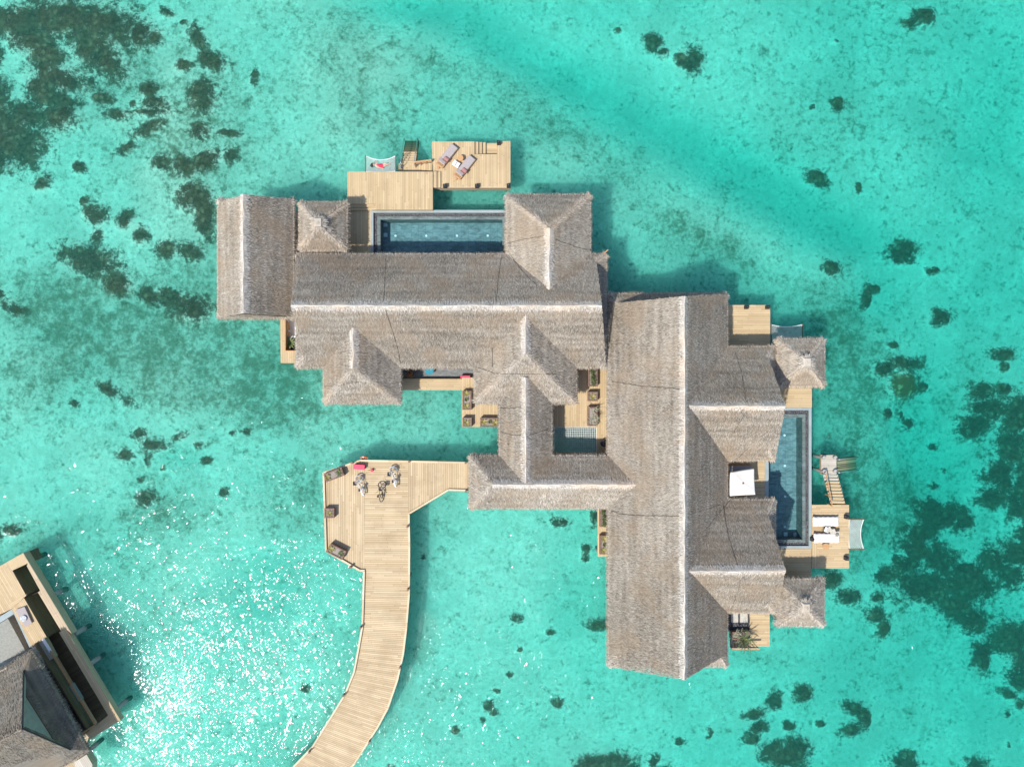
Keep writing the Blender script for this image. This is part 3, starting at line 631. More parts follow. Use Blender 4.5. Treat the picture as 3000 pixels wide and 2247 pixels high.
def small_pavilion(label, ev, apex, za=5.55):
    t = thing('hipped_pavilion', label, 'pavilion', W((ev[0] + ev[2]) / 2, (ev[1] + ev[3]) / 2, 1.6), 'small square hipped thatched pavilions')
    c = [W(ev[0], ev[1], 4), W(ev[2], ev[1], 4), W(ev[2], ev[3], 4), W(ev[0], ev[3], 4)]; A = W(apex[0], apex[1], za); mb = MB()
    for i in range(4): slope(mb, [c[i], c[(i + 1) % 4], A], [0], 0, 170, hips=[1, 2])
    mb.build('thatch_roof', [M['thatch'], M['thatch_light'], M['thatch_edge']], t)
    # bundled cap
    m2 = MB(); h = .30
    lo = [A + Vector((x * .5, y * .5, -.30)) for x, y in ((-1, -1), (1, -1), (1, 1), (-1, 1))]; hi = [A + Vector((x * .22, y * .3, .12)) for x, y in ((-1, -1), (1, -1), (1, 1), (-1, 1))]
    m2.face(hi, None)
    for i in range(4): m2.face([lo[i], lo[(i + 1) % 4], hi[(i + 1) % 4], hi[i]], None)
    k = 420; ang = rng.uniform(0, 2 * np.pi, k); r = rng.uniform(.05, .5, k); p = np.stack([A.x + r * np.cos(ang), A.y + r * np.sin(ang), A.z + .15 - .55 * r], 1)
    D = np.stack([np.cos(ang), np.sin(ang), np.full(k, -.6)], 1); D /= np.linalg.norm(D, axis=1)[:, None]; N = np.stack([np.cos(ang) * .5, np.sin(ang) * .5, np.full(k, .86)], 1)
    tufts(m2, p, D, N, (.12, .35), (.03, .07), 0, .3, (.01, .06)); m2.build('ridge_cap', M['thatch_light'], t)
    mb = MB(); mb.rect((ev[0] + 26, ev[1] + 26, ev[2] - 26, ev[3] - 26), 4.3, 1.6, zp=4.); mb.build('wall', M['wall'], t)
    mb = MB(); mb.rect((ev[0] + 16, ev[1] + 16, ev[2] - 16, ev[3] - 16), 1.57, 1.2, zp=4.); mb.build('floor_platform', M['fascia'], t)
    for sx in (0, 1):
        for sy in (0, 1):
            p = W(ev[0] + 30 + sx * (ev[2] - ev[0] - 60), ev[1] + 30 + sy * (ev[3] - ev[1] - 60), 1.2); m3 = MB(); m3.cyl((p.x, p.y, -3), .14, 4.2, 8); m3.build('pile', M['concrete'], t)
small_pavilion('square thatched pavilion wedged between the narrow gabled pavilion and the lap pool deck', (877, 593, 1017, 734), (933, 653))
small_pavilion('square thatched pavilion partly shaded by the gabled wing, beside the plain white hammock', (2276, 993, 2415, 1132), (2365, 1062))
small_pavilion('southernmost square thatched pavilion, below the deck with two white loungers', (2275, 1696, 2414, 1833), (2362, 1780))

# lightning conductor cables laid over the thatch
def on_roof(px, py):
    o = Vector((0, 0, ZC)); d = Vector(((px - 1500) / FP, -(py - 1123.5) / FP, -1)); best = None
    for P, n in ROOFS:
        dn = d.dot(n)
        if abs(dn) < 1e-6: continue
        t = (P[0] - o).dot(n) / dn
        if t <= 0 or (best and t >= best): continue
        h = o + d * t; ok = True
        for i in range(len(P)):
            a, b = P[i], P[(i + 1) % len(P)]
            if (b - a).cross(h - a).dot(n) < -.02: ok = False; break
        if ok: best = t
    return o + d * (best - .07) if best else None
def cable(parent, pts):
    P = []
    for (x0, y0), (x1, y1) in zip(pts[:-1], pts[1:]):
        k = max(2, int(math.hypot(x1 - x0, y1 - y0) / 8))
        for i in range(k):
            h = on_roof(x0 + (x1 - x0) * i / k + random.uniform(-.8, .8), y0 + (y1 - y0) * i / k + random.uniform(-.8, .8))
            if h: P.append(h)
    if len(P) > 2: mb = MB(); mb.tube(P, .013, 4); mb.build('cable', M['black'], parent)
for pts in ([(1131, 748), (1128, 800), (1124, 892), (1140, 940), (1165, 1020), (1175, 1075)], [(1470, 745), (1462, 800), (1452, 890)], [(1485, 714), (1540, 700), (1600, 692), (1655, 712), (1700, 728), (1727, 733)],
            [(1498, 750), (1510, 770), (1550, 815), (1580, 842)], [(950, 1130), (985, 1134), (1020, 1122), (1060, 1118)], [(1392, 1075), (1420, 1083), (1450, 1095), (1610, 1097), (1640, 1095)],
            [(1443, 1075), (1443, 1010)]): cable(vL, pts)
for pts in ([(1466, 1195), (1500, 1196), (1535, 1190)], [(1466, 1264), (1500, 1275), (1560, 1272), (1614, 1255)]): cable(vH, pts)
for pts in ([(1783, 1116), (1830, 1124), (1870, 1130), (2000, 1140)], [(1783, 1492), (1815, 1505), (1860, 1510), (2000, 1512), (2060, 1495), (2120, 1475)], [(2152, 1028), (2170, 1080), (2183, 1150), (2188, 1190)],
            [(2180, 1215), (2145, 1275)], [(2195, 1308), (2160, 1345)], [(2120, 1480), (2128, 1540), (2140, 1590), (2165, 1665)], [(2175, 1685), (2160, 1740), (2140, 1790)], [(2048, 1181), (2100, 1182), (2187, 1184)],
            [(2140, 1464), (2110, 1500), (2060, 1560)]): cable(vR, pts)

# ------------------------------------------------------------------ decks
def deck(name, label, parts, cat='deck', loc=None, piles=(), group=None):
    """parts: (part name, outline px list, z top, z bottom, plank angle, material)"""
    p0 = parts[0]; cx = sum(p[0] for p in p0[1]) / len(p0[1]); cy = sum(p[1] for p in p0[1]) / len(p0[1])
    t = thing(name, label, cat, W(cx, cy, p0[2]) - Vector((0, 0, p0[2])), group)
    for nm, pts, z1, z0, ang, mt in parts:
        mb = MB(); mb.poly(pts, z1, z0, ang, 0, 1); mb.build(nm, [M[mt], M['fascia']], t)
    for (x, y) in piles:
        p = W(x, y, 1.0); mb = MB(); mb.cyl((p.x, p.y, -3.0), .15, 4.0 + .2, 10); mb.build('pile', M['concrete'], t)
    return t
def R4(x0, y0, x1, y1): return [(x0, y0), (x1, y0), (x1, y1), (x0, y1)]
Q = math.pi / 2
dk1 = deck('wooden_deck', 'plain wooden deck with a corner step, between the occupied hammock and the lap pool', [
    ('deck_boards', [(1018, 503.6), (1267.5, 503.6), (1267.5, 615), (1101, 615), (1101, 598), (1018, 598)], 2.0, 1.2, Q, 'deck'),
    ('deck_boards', R4(1016, 616.5, 1086, 742), ZD, 1.2, Q, 'deck'),
    ('step', [(1016, 598), (1101, 598), (1101, 616), (1090, 616), (1090, 607), (1016, 607)], 1.87, 1.2, 0, 'deck'),
    ('step', R4(1016, 607, 1090, 616), 1.74, 1.2, 0, 'deck')], piles=[(1030, 515), (1140, 515), (1250, 515), (1250, 600)])
dk2 = deck('sun_deck', 'square wooden sun deck with two grey loungers and a stair cut into its edge', [
    ('deck_boards', [(1264.8, 415.3), (1390.3, 415.3), (1390.3, 452.5), (1456, 452.5), (1456, 414), (1495.6, 414), (1495.6, 551), (1268, 551), (1268, 503)], ZD, .8, Q, 'deck'),
    ('tread', R4(1390.6, 416, 1401.5, 452.3), 1.44, .7, Q, 'deck'), ('tread', R4(1401.5, 417, 1412, 452.3), 1.28, .7, Q, 'deck'), ('tread', R4(1412, 418, 1423, 452.3), 1.12, .7, Q, 'deck'),
    ('landing', R4(1423, 420, 1455.8, 452.3), .95, .6, 0, 'deck'),
    ('step', R4(1267.8, 503, 1279, 550), 1.87, 1.62, Q, 'deck'), ('step', R4(1279, 503.5, 1290.5, 550), 1.74, 1.62, Q, 'deck')], piles=[(1280, 430), (1380, 430), (1480, 430), (1480, 540), (1380, 540), (1290, 540)])
mb = MB(); a, b = W(1268, 551, .8), W(1495.6, 551, .8)
# pale trim along the deck's south edge
mb.prism([W(1290, 551, ZD)[:2], W(1495.6, 551, ZD)[:2], W(1495.6, 549, ZD)[:2], W(1290, 549, ZD)[:2]], ZD + .015, ZD - .1); mb.build('edge_board', M['trim'], dk2)
# swim platform with ladder stair
lp = deck('swim_platform', 'low wooden landing joining the stair into the sea to the sun deck', [
    ('deck_boards', R4(1167.5, 479, 1265, 503), 1.0, .6, Q, 'deck'), ('step', R4(1236, 480, 1250, 502), 1.18, 1.0, Q, 'deck'), ('step', R4(1250, 478, 1265, 502), 1.36, 1.0, Q, 'deck')], piles=[(1175, 490), (1255, 490)])
st = thing('sea_stair', 'steep submerged stair with steel handrails going north into the sea', 'stairs', W(1198, 450, 0), 'stairs down into the sea')
a, b = W(1179, 479, 1.0), W(1217, 479, 1.0); far = W(1200, 412.6, -.9).y
for k in range(11):
    f = k / 10; y = a.y + (far - a.y) * f + .1; z = 1.0 - 1.95 * f - .06; mb = MB(); mb.box(((a.x + b.x) / 2, y, z), (b.x - a.x, .2, .05)); mb.build('tread', M['dark_boards'] if f > .45 else M['deck'], st)
for x in (a.x - .03, b.x + .03):
    mb = MB(); mb.beam((x, a.y, .8), (x, far, -1.2), .06, .22); mb.build('stringer', M['dark_boards'], st)
    mb = MB(); mb.tube([(x, a.y - .35, 1.0), (x, a.y - .35, 1.75), (x, a.y - .1, 1.85), (x, a.y + .9, 1.2), (x, far - .1, -.05), (x, far - .1, -.9)], .028, 6); mb.tube([(x, a.y + .9, .3), (x, a.y + .9, 1.2)], .022, 6); mb.build('handrail', M['steel'], st, smooth=True)
rl = thing('timber_railing', 'short slanted timber railing between the sea stair and the sun deck', 'railing', W(1240, 474, 1.0))
a, b = W(1213, 476.5, 1.9), W(1264, 470, 2.0); mb = MB(); mb.beam(a, b, .12, .06); mb.build('top_rail', M['teak_plain'], rl)
for f in (.02, .35, .68, .98):
    p = a.lerp(b, f); mb = MB(); mb.box((p.x, p.y, 1.45), (.09, .09, .9)); mb.build('post', M['teak_plain'], rl)
mb = MB(); mb.beam(a - Vector((0, 0, .4)), b - Vector((0, 0, .4)), .05, .1); mb.build('rail', M['teak_plain'], rl)
# garden decks and courts of the west villa
deck('wooden_deck', 'narrow wooden deck walkway along the sunken grey terrace with the magenta bench', [('deck_boards', R4(1170, 1110, 1384, 1143), ZD, 1.3, 0, 'deck'), ('deck_boards', R4(1354, 1106, 1400, 1145), ZD + .006, 1.3, Q, 'deck')], piles=[(1250, 1130)])
tr = thing('sunken_terrace', 'grey tiled sunken terrace under the thatched eave', 'terrace', W(1282, 1095, .9)); mb = MB(); mb.rect((1165, 1066, 1400, 1110), 1.1, .8, zp=1.6); mb.build('tile_floor', M['grey_tile'], tr)
deck('wooden_deck', 'wooden deck corner holding three planters west of the entrance pavilion', [('deck_boards', R4(1353, 1143.5, 1480, 1251), ZD, 1.3, Q, 'deck')], piles=[(1365, 1235), (1365, 1160)])
deck('wooden_deck', 'wooden courtyard deck with three planters in a row beside the cargo net', [('deck_boards', R4(1605, 1075, 1790, 1251), ZD, 1.3, Q, 'deck'), ('deck_boards', R4(1747.5, 1251, 1790, 1340), ZD, 1.3, Q, 'deck'), ('net_frame', R4(1600, 1325.5, 1747.5, 1345), ZD, 1.3, 0, 'deck')])
deck('wooden_deck', 'slim wooden ledge with two narrow planters along the west eave of the tall villa', [('deck_boards', R4(1751, 1488, 1800, 1630.6), ZD, 1.3, Q, 'deck')], piles=[(1756, 1500), (1756, 1620)])
# bath court at the west end of the long villa
bc = thing('bath_court', 'sunken outdoor bath court framed in pale timber at the west end of the long villa', 'bath court', W(860, 990, .8))
mb = MB(); mb.poly([(820.4, 925), (835, 925), (835, 1028), (890, 1028), (890, 1063.6), (822, 1063.6)], 2.0, 1.2, Q, 0, 1); mb.build('deck_boards', [M['deck'], M['fascia']], bc)
mb = MB(); mb.poly([(834, 925), (836.5, 925), (836.5, 1027), (890, 1027), (890, 1030), (834, 1030)], 2.06, .9); mb.build('rim', M['teak_plain'], bc)
mb = MB(); mb.rect((828, 920, 895, 1040), .85, .7, zp=1.6); mb.build('floor', M['black'], bc)
bt = thing('bathtub', 'white bathtub standing in the dark bath court below the gabled pavilion', 'bathtub', W(850, 960, .85)); p = W(850, 958, 1.45)
mb = MB(); Lb, Wb = 1.75, .95
for x0, x1, y0, y1 in ((-.5, .5, -.5, -.42), (-.5, .5, .42, .5), (-.5, -.4, -.42, .42), (.4, .5, -.42, .42)):
    mb.box((p.x + (x0 + x1) / 2 * Wb, p.y + (y0 + y1) / 2 * Lb, 1.15), ((x1 - x0) * Wb, (y1 - y0) * Lb, .6))
mb.box((p.x, p.y, .95), (Wb * .8, Lb * .84, .1)); mb.build('tub', M['white'], bt)
for k in (0, 1): mb = MB(); q = W(847, 942 + 28 * k, 1.5); mb.blob((q.x, q.y, 1.55), (.09, .09, .06)); mb.build('tap', M['lamp_glass'], bt)
pl = thing('potted_palm', 'small dark palm growing in the bath court', 'plant', W(860, 1010, .85))
mb = MB(); q = W(858, 1006, .85)
mb.tube([q, q + Vector((0, 0, .5))], .05, 6); mb.build('trunk', M['twig'], pl); mb = MB()
for k in range(11):
    an = k * .57 + .2; d = Vector((math.cos(an), math.sin(an), 0)); P = [q + Vector((0, 0, .5)) + d * (.6 * f) + Vector((0, 0, .35 * math.sin(f * 2.4))) for f in (0, .25, .5, .75, 1)]
    for i in range(4):
        s_ = Vector((-d.y, d.x, 0)) * .07 * math.sin((i + .6) / 4.4 * 3.1); s2 = Vector((-d.y, d.x, 0)) * .07 * math.sin((i + 1.6) / 4.8 * 3.1); mb.face([P[i] - s_, P[i] + s_, P[i + 1] + s2, P[i + 1] - s2], None)
mb.build('frond', M['leaf_dark'], pl)

# ------------------------------------------------------------------ pools
def ring(mb, o, i, z1, z0, mi=0, zp=ZD):
    mb.rect((o[0], o[1], o[2], i[1]), z1, z0, 0, mi, zp=zp); mb.rect((o[0], i[3], o[2], o[3]), z1, z0, 0, mi, zp=zp)
    mb.rect((o[0], i[1], i[0], i[3]), z1, z0, 0, mi, zp=zp); mb.rect((i[2], i[1], o[2], i[3]), z1, z0, 0, mi, zp=zp)
def pool(label, r0, r1, r2, r3, lights, squares, ledge=None):
    t = thing('lap_pool', label, 'pool', W((r0[0] + r0[2]) / 2, (r0[1] + r0[3]) / 2, 0), 'lap pools beside the villas')
    mb = MB(); ring(mb, r0, r1, ZD, .9); mb.build('coping', M['coping'], t)
    mb = MB(); ring(mb, r1, r2, 1.42, .9); mb.build('pebble_channel', M['pebble'], t)
    mb = MB(); ring(mb, r2, r3, 1.52, .25); mb.build('pool_rim', M['pool_rim'], t)
    mb = MB(); mb.rect((r2[0], r2[1], r2[2], r2[3]), .25, .05, zp=ZD); mb.build('pool_floor', M['pool_tile'], t)
    if ledge: mb = MB(); mb.rect(ledge, .8, .25, zp=ZD); mb.build('ledge', M['pool_tile'], t)
    mb = MB(); a, b = W(r3[0], r3[1], ZD), W(r3[2], r3[3], ZD); mb.face([(a.x, b.y, 1.46), (b.x, b.y, 1.46), (b.x, a.y, 1.46), (a.x, a.y, 1.46)]); mb.build('pool_water', M['pool_water'], t)
    l0 = None
    for (x, y) in lights:
        p = W(x, y, .27)
        if l0 is None: mb = MB(); mb.cyl(p, .1, .04, 14); l0 = mb.build('pool_light', M['lamp_glass'], t); q0 = p
        else: c = l0.copy(); COL.objects.link(c); c.parent = t; c.location = p - q0
    for (x, y) in squares:
        p = W(x, y, .3); mb = MB(); mb.box((p.x, p.y, .3), (.32, .32, .06)); mb.build('floor_grate', M['lamp_glass'], t)
    return t
pool('wide blue lap pool between the sun decks and the long thatched villa', (1086, 615.7, 1500, 762), (1093.7, 623.6, 1492, 755), (1104.6, 634, 1481, 746), (1114, 643, 1472, 742),
     [(1159, 691.5), (1249, 691.5), (1339, 691.2), (1429, 691)], [(1129.5, 659), (1129.5, 689)])
pool('narrow blue lap pool along the east side of the tall villa', (2240.9, 1194, 2377.5, 1607), (2252.0, 1202, 2370, 1599), (2252.3, 1213, 2361, 1590), (2252.6, 1223, 2352, 1581),
     [(2298, 1275), (2299, 1364), (2300, 1454), (2299, 1543)], [(2301.5, 1564.5), (2330.5, 1565)])

# ------------------------------------------------------------------ east decks
deck('wooden_deck', 'wooden deck with two black lanterns on its north edge', [('deck_boards', R4(2120, 894, 2256.4, 1030), ZD, 1.2, 0, 'deck')], piles=[(2245, 905), (2245, 990)])
deck('wooden_deck', 'wooden deck between the square pavilion and the north end of the narrow pool', [('deck_boards', R4(2255, 1110, 2378.6, 1193.5), ZD, 1.2, 0, 'deck')], piles=[(2370, 1180)])
deck('wooden_deck', 'shaded wooden terrace under the white umbrella', [('deck_boards', R4(2120, 1330, 2240.6, 1480), ZD, 1.2, 0, 'deck')])
deck('wooden_deck', 'half shaded wooden deck at the south end of the narrow pool', [('deck_boards', R4(2262, 1607.5, 2376.5, 1720), ZD, 1.2, 0, 'deck')])
d3 = deck('sun_deck', 'wooden sun deck with two white loungers beside the narrow pool', [('deck_boards', R4(2378, 1479, 2487.5, 1665), 1.55, 1.1, 0, 'deck'), ('step', R4(2378, 1592, 2393, 1664), 1.57, 1.1, Q, 'deck')], piles=[(2390, 1490), (2475, 1490), (2475, 1650), (2390, 1650)])
d5 = deck('wooden_deck', 'small wooden deck beside the stone stepping slabs and leaning louvre screen', [('deck_boards', R4(2197, 1790, 2255, 1893.5), ZD, 1.2, 0, 'deck')], piles=[(2245, 1880)])
ct = thing('pebble_court', 'black pebble court with two sandstone slabs beside the tall villa', 'courtyard', W(2165, 1810, 1.4))
mb = MB(); mb.rect((2130, 1790, 2197, 1851), 1.45, 1.2, zp=ZD); mb.build('pebble_bed', M['pebble'], ct)
for r in ((2143, 1796, 2163.6, 1824), (2169.5, 1796, 2191.5, 1824)): mb = MB(); mb.rect(r, 1.5, 1.4, zp=ZD); mb.build('paving_slab', M['slab'], ct)
# leaning louvre screen
ls = thing('louvre_screen', 'slatted brown timber screen with dark gaps south of the tall villa', 'screen', W(2180, 1885, .6))
mb = MB(); a, b = W(2140, 1898, 2.4), W(2224, 1898, 2.4); mb.beam(a, b, .12, .14); mb.build('top_rail', M['teak_plain'], ls)
for k in range(9):
    f = k / 8; p = W(2143 + 78 * f, 1897, 2.4); q = W(2140 + 58 * f, 1872, 1.3); mb = MB(); mb.beam(q, p, .04, .08); mb.build('slat', M['louvre'], ls)
mb = MB(); mb.poly([(2139, 1873), (2199, 1871), (2222, 1896), (2139, 1896)], 1.0, .9); mb.build('back_panel', M['black'], ls)
# bleached pier and stairs
bp = deck('swim_platform', 'small bleached wooden platform above the sea at the foot of the slanted stair', [('deck_boards', R4(2406, 1333, 2450.6, 1389.5), .9, .6, 0, 'deck_old')], piles=[(2412, 1340), (2445, 1340), (2412, 1380), (2445, 1380)])
sr = thing('timber_stair', 'slanted timber stair with open treads rising from the bleached platform to the sun deck', 'stairs', W(2438, 1432, .9))
for k in range(9):
    f = (k + .5) / 9; z = .93 + .58 * f; p = W(2431 + 23 * f, 1390 + 86 * f, z); mb = MB(); mb.box((p.x, p.y, z), (1.15, .2, .05), Rz(-.02)); mb.build('tread', M['deck_old'] if k < 2 else M['deck'], sr)
for sgn, cc in ((-1, 0), (1, 1)):
    a, b = W(2431 + sgn * 19, 1390, .6), W(2454 + sgn * 19, 1478, 1.2); mb = MB(); mb.beam(a, b, .07, .2); mb.build('stringer', M['fascia'], sr)
a, b = W(2420, 1388, 1.75), W(2438, 1484, 2.35)
mb = MB(); mb.beam(a, b, .07, .05); mb.build('handrail', M['teak_plain'], sr)
for f in (.03, .35, .68, .97):
    p = a.lerp(b, f); mb = MB(); mb.box((p.x, p.y, p.z - .45), (.07, .07, .9)); mb.build('post', M['teak_plain'], sr)
st2 = thing('sea_stair', 'algae covered submerged stair beside the bleached platform', 'stairs', W(2475, 1362, 0), 'stairs down into the sea')
a, c = W(2450.6, 1344, .6), W(2450.6, 1379, .6); far = W(2500, 1360, -.9).x
for k in range(9):
    f = k / 8; x = a.x + (far - a.x) * f + .1; mb = MB(); mb.box((x, (a.y + c.y) / 2, .7 - 1.5 * f), (.2, a.y - c.y, .05), None); mb.build('tread', M['algae_wood'], st2)
for y in (a.y + .04, c.y - .04):
    mb = MB(); mb.tube([(a.x - .3, y, .9), (a.x - .3, y, 1.4), (a.x - .1, y, 1.5), (a.x + .5, y, 1.05), (far + .1, y, -.1), (far + .1, y, -.8)], .028, 6); mb.build('handrail', M['steel'], st2, smooth=True)
    mb = MB(); mb.beam((a.x, y, .55), (far, y, -.9), .05, .16); mb.build('stringer', M['algae_wood'], st2)

# ------------------------------------------------------------------ jetty
jt = thing('jetty', 'wide curved timber jetty with an arrival platform leading to the entrance pavilion', 'jetty', W(1130, 1560, 0))
mb = MB(); mb.poly([(946.4, 1385), (1056, 1346.4), (1069, 1346.6), (1067.3, 1672), (1054, 1672), (1001, 1641), (954, 1614)], ZD, 1.25, Q, 0, 1); mb.build('deck_boards', [M['jetty'], M['fascia']], jt)
mb = MB(); mb.poly([(1069, 1346.6), (1195, 1349), (1196.5, 1505), (1200, 1672), (1067.3, 1672)], ZD, 1.25, 0, 0, 1); mb.build('deck_boards', [M['jetty'], M['fascia']], jt)
mb = MB(); mb.poly([(1195, 1349), (1367.4, 1353), (1392, 1353), (1392, 1437), (1314, 1436), (1196.5, 1505)], ZD, 1.25, Q, 0, 1); mb.build('deck_boards', [M['jetty'], M['fascia']], jt)
LL = [(1067.3, 1672), (1062, 1834), (1050, 1904), (1038, 1967), (1011, 2033), (980, 2084), (917, 2185), (858.6, 2246), (790, 2310)]
RR = [(1200, 1672), (1192, 1840), (1183, 1914), (1166, 1990), (1138, 2072), (1108, 2128), (1040, 2234), (975, 2310), (900, 2376)]
mb = MB(); s = 0.
for i in range(8):
    l0, l1, r0, r1 = (W(*LL[i], ZD), W(*LL[i + 1], ZD), W(*RR[i], ZD), W(*RR[i + 1], ZD)); n = 4
    for k in range(n):
        a, b, c, d = l0.lerp(l1, k / n), l0.lerp(l1, (k + 1) / n), r0.lerp(r1, (k + 1) / n), r0.lerp(r1, k / n); ds = ((a + d) / 2 - (b + c) / 2).length
        w = (a - d).length; mb.face([a, b, c, d], [(0, s), (0, s + ds), (w, s + ds), (w, s)], 0); dz = Vector((0, 0, .35))
        mb.face([a - dz, b - dz, b, a], None, 1); mb.face([d, c, c - dz, d - dz], None, 1); mb.face([d - dz, c - dz, b - dz, a - dz], None, 1); s += ds
mb.build('deck_boards', [M['jetty'], M['fascia']], jt)
def kerb(pts, w=.15):
    mb = MB()
    for p, q in zip(pts[:-1], pts[1:]): mb.beam(W(*p, ZD + .03), W(*q, ZD + .03), w, .11)
    mb.build('kerb_beam', M['trim'], jt)
kerb([(948.5, 1384.5), (1056, 1348.5), (1200, 1351.5), (1366, 1355)]); kerb([(948.5, 1384.5), (956, 1614)]); kerb([(956, 1613), (1002, 1639.5), (1054.5, 1670), (1069, 1670)])
kerb([LL[i] for i in range(9)]); kerb([(1366, 1436), (1314, 1434.5), (1198, 1504), (1199.5, 1600)]); kerb([(1199.5, 1600), (1198.5, 1740)] + [(x - 1.5, y) for x, y in RR[1:]])
for (x, y) in ((1034.7, 1354), (1201, 1350), (1365, 1354), (1366, 1437), (1196, 1540), (1030, 1658), (1197, 1723), (1174, 1950), (1085, 2166), (910, 2195), (1010, 2031), (1059, 1834)):
    p = W(x, y, ZD); mb = MB(); mb.box((p.x, p.y, ZD + .22), (.13, .13, .45)); mb.box((p.x, p.y, ZD + .46), (.16, .16, .03)); mb.build('bollard_post', M['planter'], jt)
for (x, y) in ((960, 1400), (960, 1600), (1060, 1360), (1190, 1360), (1350, 1365), (1080, 1700), (1190, 1700), (1075, 1840), (1180, 1850), (1050, 1960), (1150, 1990), (1000, 2070), (1110, 2100), (930, 2190), (1030, 2220)):
    p = W(x, y, 1.2); mb = MB(); mb.cyl((p.x, p.y, -3), .16, 4.25, 10); mb.build('pile', M['concrete'], jt)

# ------------------------------------------------------------------ planters
def rosette(parent, x, y, z, r, n=16, mat='leaf', name='plant', tall=.3):
    mb = MB()
    for k in range(n):
        an = k * 2.4 + random.uniform(-.3, .3); el = .25 + .75 * (k / n); L = r * random.uniform(.75, 1.1); d = Vector((math.cos(an), math.sin(an), 0)); s_ = Vector((-d.y, d.x, 0)); P = []
        for f in (0, .35, .7, 1.): P.append(Vector((x, y, z)) + d * L * f * math.cos(el * .9 * (1 - f * .35)) + Vector((0, 0, tall * math.sin(el * 1.3) * f - .05 * f * f)))
        w = (.016, .026, .018, .002)
        for i in range(3):
            u = Vector((0, 0, .012)); mb.face([P[i] - s_ * w[i] * 1.3, P[i] - u, P[i + 1] - u, P[i + 1] - s_ * w[i + 1] * 1.3], None); mb.face([P[i] - u, P[i] + s_ * w[i] * 1.3, P[i + 1] + s_ * w[i + 1] * 1.3, P[i + 1] - u], None)
    return mb.build(name, M[mat], parent)
def shrub(parent, x, y, z, rx, ry, h, n=260, mat='leaf_dark'):
    mb = MB(); p = rng.normal(0, .42, (n, 3)) * np.array([rx, ry, h]) + np.array([x, y, z + h * .5]); D = rng.normal(0, 1, (n, 3)); D /= np.linalg.norm(D, axis=1)[:, None]
    N = np.cross(D, rng.normal(0, 1, (n, 3))); N /= np.linalg.norm(N, axis=1)[:, None]; p[:, 2] = np.maximum(p[:, 2], z); tufts(mb, p, D, N, (.06, .14), (.03, .06), 0, .2, (0, .02)); return mb.build('plant', M[mat], parent)
def twiggy(parent, x, y, z, n=9, L=.7, mat='twig'):
    mb = MB()
    for k in range(n):
        an = random.uniform(0, 6.28); d = Vector((math.cos(an), math.sin(an), random.uniform(.4, 1.0))).normalized(); p = Vector((x, y, z)); P = [p]
        for i in range(4): p = p + d * L / 4 + Vector((random.uniform(-.05, .05), random.uniform(-.05, .05), -.02 * i)); P.append(p)
        mb.tube(P, [.02, .018, .016, .012, .006], 4)
        for q in P[1:]:
            e = Vector((random.uniform(-1, 1), random.uniform(-1, 1), .4)).normalized() * .14; mb.tube([q, q + e], [.014, .006], 4)
    return mb.build('plant', M[mat], parent)
def planter(label, cx, cy, wpx, dpx, rot=0., kind='rosette', seed=1, h=.52, base=ZD):
    zt = base + h; c = W(cx, cy, zt); s = (ZC - zt) / FP; w, d = wpx * s, dpx * s; random.seed(seed)
    t = thing('planter_box', label, 'planter', (c.x, c.y, base), 'timber planter boxes on the decks'); R = Rz(rot); th = .055; mb = MB()
    for x, y, a, b in ((0, d / 2 - th / 2, w, th), (0, -d / 2 + th / 2, w, th), (-w / 2 + th / 2, 0, th, d - 2 * th), (w / 2 - th / 2, 0, th, d - 2 * th)):
        mb.box(Vector((c.x, c.y, base + h / 2)) + R @ Vector((x, y, 0)), (a, b, h), R)
    for x, y, a, b in ((0, d / 2 - .045, w + .03, .1), (0, -d / 2 + .045, w + .03, .1), (-w / 2 + .045, 0, .1, d - .19), (w / 2 - .045, 0, .1, d - .19)):
        mb.box(Vector((c.x, c.y, zt + .012)) + R @ Vector((x, y, 0)), (a, b, .025), R)
    mb.build('box', M['planter'], t)
    mb = MB(); mb.box((c.x, c.y, zt - .08), (w - .1, d - .1, .06), R); mb.build('soil', M['soil'], t); zs = zt - .05
    L = max(w, d); n = 1 if L < 1. else 3; ux = R @ (Vector((1, 0, 0)) if w >= d else Vector((0, 1, 0)))
    for k in range(n):
        f = 0 if n == 1 else (k - 1) * .33; p = Vector((c.x, c.y, 0)) + ux * L * f + Vector((random.uniform(-.07, .07), random.uniform(-.07, .07), 0))
        if kind == 'rosette': rosette(t, p.x, p.y, zs, random.uniform(.3, .42) if k != 1 or n == 1 else .2, 18, 'leaf' if k % 2 == 0 else 'leaf_dark')
        elif kind == 'shrub': shrub(t, p.x, p.y, zs, w * .3, L * .22, .35)
        elif kind == 'twig': twiggy(t, p.x, p.y, zs, 8, .75)
        elif kind == 'sparse':
            if k != 1: rosette(t, p.x, p.y, zs, random.uniform(.30, .42), 20, 'leaf_dark' if k else 'leaf')
    return t
planter('long planter with three succulents, on the deck edge under the long villa eave', 1368, 1173, 26, 55, 0, 'rosette', 3)
planter('small square planter at the outer corner of the deck west of the entrance pavilion', 1368.5, 1237, 26.5, 26.5, 0, 'rosette', 4)
planter('long planter lying east to west against the entrance pavilion eave', 1433, 1237.5, 52, 26.5, 0, 'rosette', 5)
planter('long planter filled with dense dark green shrub in the courtyard', 1737, 1106, 28, 52, 0, 'shrub', 6)
planter('small square planter, middle one of the courtyard row', 1737, 1161.5, 28, 27, 0, 'rosette', 7)
planter('long planter with pale bare twigs beside the cargo net', 1736.5, 1220, 28, 55, 0, 'twig', 8)
planter('slanted long planter on the north west corner of the jetty platform', 978, 1391, 56, 25, math.radians(21), 'sparse', 9)
planter('square planter halfway along the west edge of the jetty platform', 964.5, 1503, 28, 28, 0, 'rosette', 10)
planter('tilted long planter at the south west corner of the jetty platform', 985, 1616, 51, 28, math.radians(-27), 'sparse', 11)
